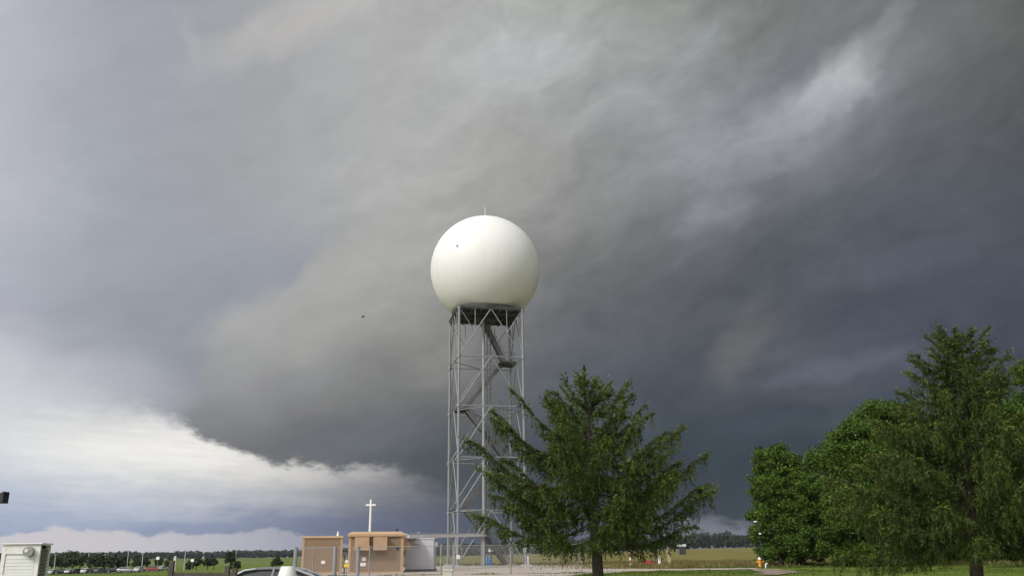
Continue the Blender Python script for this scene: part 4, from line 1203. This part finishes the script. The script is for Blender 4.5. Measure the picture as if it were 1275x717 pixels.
# distant white roofed hut in the field
hq = P(849, 684, 330)
hut = empty('field_hut', (hq.x, hq.y, terrain(hq.x, hq.y)))
tag(hut, 'tiny dark hut with a pale roof at the far side of the field', 'hut')
hz_ = P(849, 677, 330).z - hut.location.z
MB().box((.2, 0, hz_ / 2 - .4), (2.0, 2.4, hz_ - .8)).build('wall', MAT['charcoal'], hut)
MB().box((0, 0, hz_ - .4), (2.8, 3.0, .8), taper=.9).build('roof', MAT['cabinet'], hut)

# ------------------------------------------------------------------ foliage builders
def card_mesh(name, cen, u, v, mat, parent):
    """many small rhombic leaves as one crown"""
    n = len(cen)
    co = np.empty((n, 4, 3), np.float32)
    co[:, 0] = cen - u; co[:, 1] = cen + v; co[:, 2] = cen + u; co[:, 3] = cen - v
    me = bpy.data.meshes.new(name)
    me.vertices.add(n * 4); me.vertices.foreach_set('co', co.reshape(-1))
    me.loops.add(n * 4); me.loops.foreach_set('vertex_index', np.arange(n * 4, dtype=np.int32))
    me.polygons.add(n)
    me.polygons.foreach_set('loop_start', np.arange(0, n * 4, 4, dtype=np.int32))
    me.polygons.foreach_set('loop_total', np.full(n, 4, np.int32))
    me.update(calc_edges=True)
    me.materials.append(mat)
    o = bpy.data.objects.new(name, me); C.objects.link(o)
    if parent: o.parent = parent
    return o

def unit(a):
    return a / np.maximum(np.linalg.norm(a, axis=-1, keepdims=True), 1e-9)

def spruce(label, loc, H, lean, zlow, prof, elev, per, gap, seed, mat, hang0=1.0, spray=.10, mult=None, dens=1.0, rise=.42, lmin=.58):
    rng = np.random.default_rng(seed)
    root = empty('spruce_tree', loc)
    tag(root, label, 'tree')
    lean = np.array([lean[0], lean[1], 0.0])
    tr_ = MB()
    zz_ = np.linspace(0, H, 14)
    pts = [(lean * z / H + np.array([0.04 * math.sin(z * 1.3), 0.04 * math.cos(z * .9), z])) for z in zz_]
    tr_.tube([tuple(p) for p in pts], [max(.02, .26 * (1 - z / H) ** .8 + .05 * math.exp(-z * 2)) for z in zz_], 10)
    tr_.build('trunk', MAT['bark'], root)
    limbs = MB()
    cen, uu, vv = [], [], []
    tip_c, tip_u, tip_v = [], [], []
    z = zlow
    gold = 0.0
    while z < H - .15:
        hang = hang0 * (1.0 if z < H * .6 else max(.3, 1 - 1.8 * (z / H - .6)))
        nb_ = per if z < H * .8 else max(3, per - 1)
        for k in range(nb_):
            az = gold + 2 * math.pi * k / nb_ + rng.normal(0, .25)
            L = np.interp(z, *prof) * (rng.uniform(lmin, .98) if rng.random() < .75 else rng.uniform(.95, 1.05))
            if mult is not None: L *= mult(az)
            e = R(np.interp(z, *elev)) + rng.normal(0, .07)
            zb_ = z + rng.uniform(-.12, .12)
            o = lean * zb_ / H + np.array([0, 0, zb_])
            out = np.array([math.cos(az), math.sin(az), 0])
            side = np.array([-math.sin(az), math.cos(az), 0])
            bend = rng.normal(0, .1)
            ns = max(4, int(L / .35))
            ts = np.linspace(0, 1, ns + 1)
            def axis(t):
                t = np.asarray(t)[..., None]
                r = L * t
                return (o + out * r * math.cos(e * .7) + side * bend * L * t * t
                        + np.array([0, 0, 1.0]) * (r * math.tan(e) * (.45 + .55 * t) - .13 * L * np.sin(np.pi * np.minimum(t * 1.15, 1)) * (1 if e < R(35) else .3) + .03 * L * t ** 3))
            ax = axis(ts)
            limbs.tube([tuple(p) for p in ax], [max(.008, .045 * (L / 5) ** .7 * (1 - t * .9)) for t in ts], 5, caps=False)
            # side twigs and hanging twigs, each a fuzzy string of needle tufts
            def tufts(p, d, l, sag, thick):
                m = max(3, int(l / .05 * dens))
                t = (np.arange(m) + rng.random(m)) / m
                c = p + d * (l * t)[:, None] + np.array([0, 0, -sag]) * (l * t * t)[:, None] + rng.normal(0, thick, (m, 3))
                a = unit(d + np.array([0, 0, -sag]) * t[:, None] + rng.normal(0, .55, (m, 3)))
                b = unit(np.cross(a, rng.normal(0, 1, (m, 3))))
                h_ = (spray * rng.uniform(.6, 1.2, m))[:, None]
                cen.append(c); uu.append(a * h_); vv.append(b * h_ * .22)
            t0 = .08 if z > H * .5 else .14
            nbl = max(7, int(L / gap))
            for t in rng.uniform(t0, 1.0, nbl) ** .8:
                p = axis(t); tn = unit(axis(min(t + .03, 1.03)) - axis(t - .03))
                if rng.random() < .42 * hang:
                    d = unit(tn * .25 + side * rng.normal(0, .25) + np.array([0, 0, -1.0]))
                    tufts(p, d, rng.uniform(.3, .95) * min(1, .3 + L / 4.5) * hang, .1, .035)
                else:
                    sg = 1 if rng.random() < .5 else -1
                    d = unit(tn * rng.uniform(.5, 1.1) + side * sg * rng.uniform(.4, 1.1) + np.array([0, 0, rng.uniform(-.25, .12)]))
                    l = min(1.35, .42 + .30 * (1 - t) * L) * rng.uniform(.55, 1.1) * min(1, .35 + L / 3)
                    tufts(p, d, l, .30 * hang, .03)
                    if l > .5 and rng.random() < .7 * hang:
                        q = p + d * l * rng.uniform(.4, .95) + np.array([0, 0, -.08])
                        tufts(q, unit(d * .3 + np.array([0, 0, -1.0])), rng.uniform(.25, .7) * hang, .05, .03)
            m = int(L / .028)
            t = rng.uniform(t0, 1.03, m)
            c = axis(t) + rng.normal(0, .055, (m, 3))
            a = unit(axis(t + .02) - axis(t - .02)); a = unit(a + rng.normal(0, .6, (m, 3)))
            b = unit(np.cross(a, rng.normal(0, 1, (m, 3))))
            cen.append(c); uu.append(a * spray); vv.append(b * spray * .22)
            m = int(10 + L * 9)
            t = 1.02 - rng.random(m) ** 1.6 * .30
            c = axis(t) + rng.normal(0, .11, (m, 3)) + np.array([0, 0, .03])
            a = unit(axis(t + .02) - axis(t - .02)); a = unit(a + rng.normal(0, .6, (m, 3)))
            b = unit(np.cross(a, rng.normal(0, 1, (m, 3))))
            tip_c.append(c); tip_u.append(a * spray); tip_v.append(b * spray * .26)
        gold += 2.4
        z += rise * rng.uniform(.8, 1.25) * (1.0 if z < H * .75 else .75)
    # leader
    m = 160
    s = rng.uniform(0, 1, m)
    c = lean + np.stack([rng.normal(0, .14, m) * (1.1 - s), rng.normal(0, .14, m) * (1.1 - s), H - .9 + 1.35 * s], 1)
    a = unit(rng.normal(0, .8, (m, 3)) + np.array([0, 0, .8])); b = unit(np.cross(a, rng.normal(0, 1, (m, 3))))
    cen.append(c); uu.append(a * spray); vv.append(b * spray * .36)
    limbs.build('limbs', MAT['bark'], root)
    cen, uu, vv = np.concatenate(cen), np.concatenate(uu), np.concatenate(vv)
    card_mesh('crown', cen, uu, vv, mat, root)
    card_mesh('new_growth', np.concatenate(tip_c), np.concatenate(tip_u), np.concatenate(tip_v), MAT['new_needle'], root)
    return root

MAT['new_needle'] = leaf_material('fresh spruce tips', (.05, .075, .010), (.17, .21, .03), .2)
MAT['needle'] = leaf_material('spruce needles', (.011, .024, .004), (.092, .130, .019), .15)
MAT['needle_old'] = leaf_material('yellowing spruce needles', (.011, .024, .004), (.088, .120, .019), .15)
MAT['leaf'] = leaf_material('broad leaves', (.011, .034, .004), (.098, .172, .018), .12)
MAT['leaf_dark'] = leaf_material('shaded broad leaves', (.010, .028, .004), (.085, .15, .016), .18)  # darker copy of the leaf material, shade put into its colour
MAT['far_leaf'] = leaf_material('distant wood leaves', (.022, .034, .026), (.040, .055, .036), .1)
MAT['mid_leaf'] = leaf_material('lot tree leaves', (.024, .040, .016), (.060, .085, .026), .2)

tp_ = P(745, 447, 40)
tb_ = G(745, 40)
Hs = tp_.z - tb_.z
lean = (P(727, 447, 40).x - tb_.x, 0)
spruce('broad bushy spruce standing alone in front of the radar tower', tb_, Hs - .75, lean, 2.45,
       ([1.9, 2.6, 3.6, 5.0, 6.2, 7.2, 8.2, 9.0], [4.4, 5.2, 5.5, 5.1, 4.1, 2.8, 1.35, .35]),
       ([1.9, 3.0, 4.5, 6.5, 8.0, 9], [2, 9, 16, 24, 33, 46]), 5, .052, 31, MAT['needle'], hang0=.85, spray=.09, rise=.46, lmin=.60, dens=1.7,
       mult=lambda a: 1.0 + .10 * max(0, -math.cos(a)))
tb2 = G(1217, 38)
tp2 = P(1187, 403, 38)
spruce('tall drooping spruce with a thin open top at right', tb2, tp2.z - tb2.z - .75, (tp2.x - tb2.x, 0), 2.6,
       ([2.0, 3.5, 5.0, 6.5, 8.0, 9.0, 10.0, 11.0, 11.6], [5.2, 5.7, 5.1, 3.9, 2.8, 2.1, 1.5, .9, .4]),
       ([2.0, 4.0, 7.0, 9.0, 11, 12], [-6, -3, 6, 18, 28, 42]), 7, .06, 23, MAT['needle_old'], hang0=1.05, spray=.085, dens=1.7)

def broadleaf(name, label, loc, blobs, nleaf, leaf, mat, seed, trunk_h, trunk_r=.22, group=None, limbs=True, puffs=26):
    """blobs: ellipsoids (x, y, z, rx, ry, rz) relative to loc; leaves gather in puffs on and in them"""
    rng = np.random.default_rng(seed)
    root = empty(name, loc)
    tag(root, label, 'tree', group)
    t = MB()
    top_ = max(trunk_h + .3, float(np.average([b[2] for b in blobs])))
    t.tube([(0, 0, -.1), (.05, 0, trunk_h * .5), (.0, .06, trunk_h), (.1, 0, top_)], [trunk_r * 1.25, trunk_r, trunk_r * .85, trunk_r * .25], 10)
    if limbs:
        for b in blobs:
            t.tube([(.02, .03, trunk_h * .85), (b[0] * .45, b[1] * .45, trunk_h * .6 + b[2] * .4), (b[0], b[1], b[2])], [trunk_r * .5, trunk_r * .33, .02], 6)
    t.build('trunk', MAT['bark'], root)
    vol = np.array([b[3] * b[4] * b[5] for b in blobs]) ** .67
    vol /= vol.sum()
    cen = []
    for b, w in zip(blobs, vol):
        b = np.array(b)
        npf = max(8, int(puffs * 1.9 * len(blobs) * w))
        d = unit(rng.normal(0, 1, (npf, 3)))
        d[:, 2] = np.where(d[:, 2] < -.55, -d[:, 2] * .6, d[:, 2])
        rr = rng.uniform(.62, 1.02, npf)[:, None]
        pc = b[:3] + d * b[3:] * rr
        per_ = max(20, int(nleaf * w / npf))
        size = rng.uniform(.13, .34, npf) * b[3:].mean()
        for c, s in zip(pc, size):
            q = unit(rng.normal(0, 1, (per_, 3))) * (rng.random(per_) ** .45)[:, None]
            cen.append(c + (q * np.array([1.2, 1.2, .7]) + rng.normal(0, .20, (per_, 3))) * s)
    cen = np.concatenate(cen)
    n = len(cen)
    nrm = unit(rng.normal(0, 1, (n, 3)) + np.array([0, 0, .6]))
    a = unit(np.cross(nrm, rng.normal(0, 1, (n, 3)))); bb_ = np.cross(nrm, a)
    k = (leaf * rng.uniform(.6, 1.25, n))[:, None]
    card_mesh('crown', cen, a * k, bb_ * k * .62, mat, root)
    return root

def crown_px(Y, base, items):
    """(px, py, half-width px, half-height px, depth m) -> blobs relative to base"""
    out = []
    for px, py, hw, hh, dp_ in items:
        c = P(px, py, Y); s = (c - EYE).length / FOCAL * .97
        out.append((c.x - base.x, dp_, c.z - base.z, hw * s, max(hw, hh) * s * .9, hh * s))
    return out

b1 = G(972, 72)
broadleaf('broadleaf_tree', 'bright green columnar broadleaf tree at the left end of the grove', b1,
          crown_px(72, b1, [(968, 580, 29, 27, 0), (958, 610, 22, 34, 0), (985, 615, 28, 36, -.8), (963, 655, 27, 36, 0), (988, 662, 26, 34, -1), (968, 690, 30, 13, -.5), (995, 692, 26, 11, -.5)]),
          120000, .09, MAT['leaf'], 5, 1.6, .2, puffs=34)
b2 = G(1052, 70)
broadleaf('broadleaf_tree', 'large rounded broadleaf tree sloping down in the middle of the grove', b2,
          crown_px(70, b2, [(1105, 530, 36, 32, 1), (1068, 552, 34, 30, 0), (1032, 588, 34, 32, -.5), (1085, 590, 48, 45, -.5), (1010, 625, 24, 34, -1), (1045, 645, 45, 42, -1.5), (1100, 650, 45, 46, -1), (1020, 678, 30, 22, -1), (1075, 688, 45, 16, -1.5), (1025, 693, 34, 11, -1)]),
          210000, .09, MAT['leaf'], 6, 1.8, .3, puffs=34)
b3 = G(1165, 76)
broadleaf('broadleaf_tree', 'dark shaded broadleaf tree behind the drooping spruce', b3,
          crown_px(76, b3, [(1145, 548, 36, 40, 0), (1160, 585, 48, 48, 0), (1200, 600, 50, 46, 1), (1150, 650, 46, 44, 0), (1205, 655, 50, 46, 0), (1180, 686, 60, 18, 0), (1140, 692, 40, 12, 0), (1225, 690, 45, 14, 0)]),
          110000, .10, MAT['leaf_dark'], 7, 1.8, .28, puffs=30)
b4 = G(1292, 60)
broadleaf('broadleaf_tree', 'light green broadleaf tree cut off by the right edge of the view', b4,
          crown_px(60, b4, [(1300, 480, 36, 40, 0), (1275, 525, 34, 22, 0), (1320, 560, 60, 60, 1), (1275, 575, 36, 26, -.5), (1290, 635, 50, 55, 0), (1260, 672, 40, 30, 0)]),
          110000, .09, MAT['leaf'], 8, 1.8, .28, puffs=30)

# ------------------------------------------------------------------ car park far left: trees, cars, poles
def lot_tree(px, Y, top_py, bot_py, hw_px, label, seed, conical=False):
    p = G(px, Y)
    s = Y / FOCAL
    zt, zb_ = P(px, top_py, Y).z - p.z, P(px, bot_py + 2.2, Y).z - p.z
    w = hw_px * s * 1.25
    h = max(zt - zb_, .8)
    if conical:
        bl = [(0, 0, zb_ + h * .22, w, w, h * .25), (0, 0, zb_ + h * .5, w * .7, w * .7, h * .25), (0, 0, zb_ + h * .8, w * .35, w * .35, h * .22)]
    else:
        bl = [(0, 0, zb_ + h * .55, w, w * .9, h * .46), (-w * .35, .2, zb_ + h * .38, w * .7, w * .7, h * .34), (w * .3, -.2, zb_ + h * .42, w * .72, w * .7, h * .36)]
    return broadleaf('lot_tree', label, p, bl, 900, .034 * Y / 20, MAT['mid_leaf'], seed, max(zb_, .3), .14, 'small trees around the far car park', limbs=False, puffs=12)
LOT = [
    (4, 270, 691, 707, 12, 'dark tree peeping out left of the white instrument box', 0),
    (63, 300, 691, 706, 7, 'dark tree just right of the white instrument box', 0),
    (76, 285, 692, 706, 9, 'low rounded car park tree beside the tall domed one', 0),
    (86, 300, 686.5, 706, 9, 'tallest domed tree of the far car park', 0),
    (98, 285, 689, 706, 9.5, 'broad car park tree between the domed tree and a pole', 0),
    (119, 280, 687.5, 708, 8.5, 'upright car park tree between two white poles', 0),
    (138, 280, 690, 708, 8, 'bushy car park tree left of the smaller round ones', 0),
    (153, 285, 693, 706, 5.5, 'small round tree above the white parked car', 0),
    (174, 285, 692, 706.5, 7.5, 'round tree standing alone left of the red car', 0),
    (197, 290, 694, 703, 3, 'thin dark sapling beside the square white sign', 0),
    (210, 150, 695, 706, 4, 'scraggy bush behind the tallest timber post', 0),
    (236, 285, 698, 707, 3.2, 'little bush under the further white sign', 0),
    (244, 280, 694.5, 703.5, 5, 'dense round bush right of the further white sign', 0),
    (258, 290, 695, 703, 3.5, 'pale green sapling in the field, left of two white poles', 0),
    (266, 295, 695.5, 702, 3, 'second pale sapling in the field', 0),
    (286, 300, 685.5, 701, 4.5, 'upright dark tree between two white poles', 0),
    (293.5, 260, 699, 708, 4, 'low dark shrub right of the two white poles', 0),
    (344.5, 300, 692, 702, 4.8, 'conical green shrub alone in the field above the silver car', 1),
]
for i, (px, Y, tp1, bp1, hw, lab, con) in enumerate(LOT):
    lot_tree(px, Y, tp1, bp1, hw, lab, 40 + i, con)

PAINTS = {k: material(k + ' car paint', c, .3, m_) for k, c, m_ in (('white', (.58, .58, .58), 0), ('black', (.02, .02, .022), .2), ('grey', (.16, .17, .19), .5), ('pale silver', (.5, .51, .53), .6), ('red', (.26, .035, .035), 0))}
LOTCARS = [
    (65.5, 276, 'white', 90, 'white car parked end-on, first in the far car park row', 0),
    (77, 276, 'black', 20, 'black car under the low rounded car park tree', 0),
    (87, 276, 'pale silver', 92, 'pale silver car parked end-on beneath the domed tree', 0),
    (96, 276, 'black', 70, 'black car beneath the broad car park tree', 0),
    (107.5, 276, 'white', 88, 'white car parked end-on beside a lamp pole', 0),
    (118, 276, 'black', 30, 'black car beneath the upright car park tree', 0),
    (127, 276, 'grey', 60, 'grey car parked between the upright and the bushy tree', 0),
    (142, 276, 'black', 15, 'black car under the bushy car park tree', 0),
    (156, 274, 'pale silver', 8, 'pale silver car seen side-on below the small round tree', 0),
    (173.5, 274, 'white', 88, 'white car parked end-on below the lone round tree', 0),
    (190.5, 282, 'red', 6, 'red car alone at the end of the far car park', 0),
    (202, 288, 'white', 85, 'white car just right of the red car', 0),
]
def repaint(o, new):
    for q in [o] + list(o.children_recursive):
        for i, s in enumerate(q.material_slots):
            if s.material == MAT['silver']:
                s.link = 'OBJECT'; s.material = new
for px, Y, col_, rz, lab, _ in LOTCARS:
    c = copy_tree(car)
    p = G(px, Y)
    c.location = (p.x, p.y, p.z + .13); c.rotation_euler = (0, 0, R(rz))
    tag(c, lab, 'car', 'cars in the far car park')
    repaint(c, PAINTS[col_])

LPOLES = [
    (66.5, 281, 690.5, 'white lamp pole beside the first white car'),
    (108, 281, 687, 'white lamp pole between the broad and the upright tree'),
    (129, 281, 690, 'white lamp pole between the upright and the bushy tree'),
    (157.5, 281, 686.5, 'white lamp pole above the small round tree'),
    (176, 281, 689.5, 'white lamp pole behind the lone round tree'),
    (229, 290, 684, 'thin white pole between the thick post and the further sign'),
    (281.5, 300, 683, 'left one of two white poles beside the upright dark tree'),
    (292.5, 300, 682.5, 'right one of two white poles beside the upright dark tree'),
]
for px, Y, tpy, lab in LPOLES:
    p = G(px, Y); h = P(px, tpy, Y).z - p.z
    e = empty('lamp_pole', p)
    tag(e, lab, 'lamp pole', 'poles in and beyond the far car park')
    MB().tube([(0, 0, 0), (0, 0, h)], [.15, .10], 8).build('pole', MAT['cabinet'], e)
    MB().box((0, -.2, h), (.6, .3, .18)).build('lamp_head', MAT['cabinet'], e, bevel=.03)
p = G(217, 230); h = P(217, 692, 230).z - p.z
e = empty('concrete_post', p); tag(e, 'thick cream post standing in the field left of the thin poles', 'post')
MB().box((0, 0, h / 2), (.55, .55, h)).build('shaft', material('cream post', (.60, .58, .46), .8, var=.08), e, bevel=.04)
MB().box((0, 0, .1), (.9, .9, .2)).build('footing', MAT['concrete'], e)
for px, Y, tpy, lab in ((195, 250, 692.8, 'square white sign on a post beyond the red car'), (238.5, 250, 695.6, 'square white sign on a post left of the dense round bush')):
    p = G(px, Y); h = P(px, tpy, Y).z - p.z
    e = empty('sign', p); tag(e, lab, 'sign')
    MB().tube([(0, .06, 0), (0, .06, h)], .06, 6).build('post', MAT['galv_dull'], e)
    MB().box((0, 0, h - .35), (.85, .06, .7)).build('panel', MAT['white_old'], e)

# ------------------------------------------------------------------ far woods
def woodland(name, segs, seed):
    """segs: (x0, y0, x1, y1, rows, height)"""
    rng = np.random.default_rng(seed)
    cen, U_, V_ = [], [], []
    for x0, y0, x1, y1, rows, h in segs:
        L = math.hypot(x1 - x0, y1 - y0)
        n = int(L / 5.0)
        for r_ in range(rows):
            for i in range(n):
                t = (i + rng.uniform(-.5, .5)) / n
                x = x0 + (x1 - x0) * t + rng.normal(0, 1); y = y0 + (y1 - y0) * t + r_ * 9 + rng.normal(0, 2)
                z0 = terrain(x, y)
                hh = h * rng.uniform(.84, 1.0) * (.92 + .08 * math.sin(x * .021 + r_) + .06 * math.sin(x * .083))
                if rng.random() < .06: hh *= 1.14
                w = rng.uniform(3.0, 5.0)
                m = 95
                q = unit(rng.normal(0, 1, (m, 3))) * (rng.random(m) ** .4)[:, None]
                cen.append(np.array([x, y, z0 + hh * .52]) + q * np.array([w, w, hh * .5]))
                nr = unit(rng.normal(0, 1, (m, 3)) + np.array([0, -.3, .4]))
                a = unit(np.cross(nr, rng.normal(0, 1, (m, 3)))); b = np.cross(nr, a)
                k = rng.uniform(.7, 1.5, m)[:, None]
                U_.append(a * k); V_.append(b * k * .8)
    o = card_mesh(name, np.concatenate(cen), np.concatenate(U_), np.concatenate(V_), MAT['far_leaf'], None)
    return o
w = woodland('woodland', [(-1050, 1180, -250, 1200, 4, 10.5), (-250, 1200, -120, 1000, 4, 11.5), (-120, 1000, 60, 800, 4, 12.5), (60, 800, 700, 800, 4, 14.3)], 77)
tag(w, kind='stuff')

# ------------------------------------------------------------------ unmown grass along the lawn's edge and the gravel
def tall_grass(name, spots, mat, seed):
    """spots: (x0, y0, x1, y1, half-width, blades, height)"""
    rng = np.random.default_rng(seed)
    cen, U_, V_ = [], [], []
    for x0, y0, x1, y1, hw, n, h in spots:
        t = rng.random(n)
        x = x0 + (x1 - x0) * t + rng.normal(0, hw, n); y = y0 + (y1 - y0) * t + rng.normal(0, hw, n)
        clump = .55 + .45 * np.sin(x * 1.7 + 2 * np.sin(y)) * np.sin(y * 1.3 + x * .4)
        hh = h * rng.uniform(.35, 1.0, n) * clump
        zg = np.array([terrain(a, b) for a, b in zip(x, y)])
        up = np.stack([rng.normal(0, .25, n), rng.normal(0, .25, n), np.ones(n)], 1) * (hh / 2)[:, None]
        a = rng.uniform(0, math.pi, n)
        wd = np.stack([np.cos(a), np.sin(a), np.zeros(n)], 1) * rng.uniform(.02, .05, n)[:, None]
        cen.append(np.stack([x, y, zg], 1) + up); U_.append(up); V_.append(wd)
    return tag(card_mesh(name, np.concatenate(cen), np.concatenate(U_), np.concatenate(V_), mat, None), kind='stuff')
MAT['hay'] = leaf_material('seeding field grass', (.075, .075, .022), (.24, .20, .075), .2)
MAT['blade'] = leaf_material('lawn grass blades', (.035, .065, .010), (.13, .18, .030), .2)
tall_grass('field_grass', [(8, 74, 62, 73, 1.8, 26000, .55), (10, 84, 60, 82, 5.0, 16000, .5), (-20, 105, 40, 105, 2.0, 14000, .6), (10, 100, 40, 100, 6, 8000, .5)], MAT['hay'], 3)
tall_grass('lawn_grass', [(-13, 50.4, -6, 50.9, .35, 2500, .14), (-6, 50.9, 3, 52.9, .35, 3500, .14), (3, 52.9, 12.6, 61.9, .4, 4000, .16), (-16, 57.5, 10, 57.5, .25, 1500, .18),
                          (14, 69, 45, 69, .9, 9000, .22), (4, 56, 36, 54, 2.5, 12000, .12), (-60, 62, -22, 60, 4.0, 9000, .2)], MAT['blade'], 4)

# ------------------------------------------------------------------ bird
bp_ = P(452, 394.5, 60)
bd_ = empty('bird', bp_, R(20))
tag(bd_, 'tiny dark bird flying in the cloud left of the radome', 'bird')
q = MB()
q.lathe([(.004, -.20), (.035, -.12), (.05, 0), (.045, .08), (.03, .13), (.026, .17), (.004, .21)], 10)
rot = Matrix.Rotation(R(90), 3, 'Y')
q.v = [tuple(rot @ Vector(v)) for v in q.v]
q.add([(-.20, 0, 0), (-.30, .05, 0), (-.32, 0, .012), (-.30, -.05, 0), (-.2, 0, .02)], [(0, 1, 2, 3), (4, 3, 2, 1)])
for s in (-1, 1):
    q.add([(.09, s * .03, .02), (-.07, s * .03, .015), (-.09, s * .17, .07), (.07, s * .18, .09), (-.12, s * .36, .06), (-.04, s * .36, .075),
           (.09, s * .03, .03), (-.07, s * .03, .02), (-.09, s * .17, .078), (.07, s * .18, .098)],
          [(0, 1, 2, 3), (3, 2, 4, 5), (6, 9, 8, 7), (9, 5, 4, 8), (0, 3, 9, 6), (1, 7, 8, 2)])
q.build('body', MAT['plumage'], bd_)
bd_.scale = (.65, .65, .65)

# ------------------------------------------------------------------ thin moist air
hb_ = MB().box((0, 0, 19), (3600, 3600, 47))
hm = bpy.data.materials.new('moist air'); hm.use_nodes = True
ht = hm.node_tree; ht.nodes.clear()
ho = ht.nodes.new('ShaderNodeOutputMaterial'); hv = ht.nodes.new('ShaderNodeVolumePrincipled')
hv.inputs['Color'].default_value = (.80, .87, .97, 1)
hv.inputs['Density'].default_value = .00006
ht.links.new(hv.outputs[0], ho.inputs['Volume'])
haze = hb_.build('haze', hm)
tag(haze, kind='stuff')
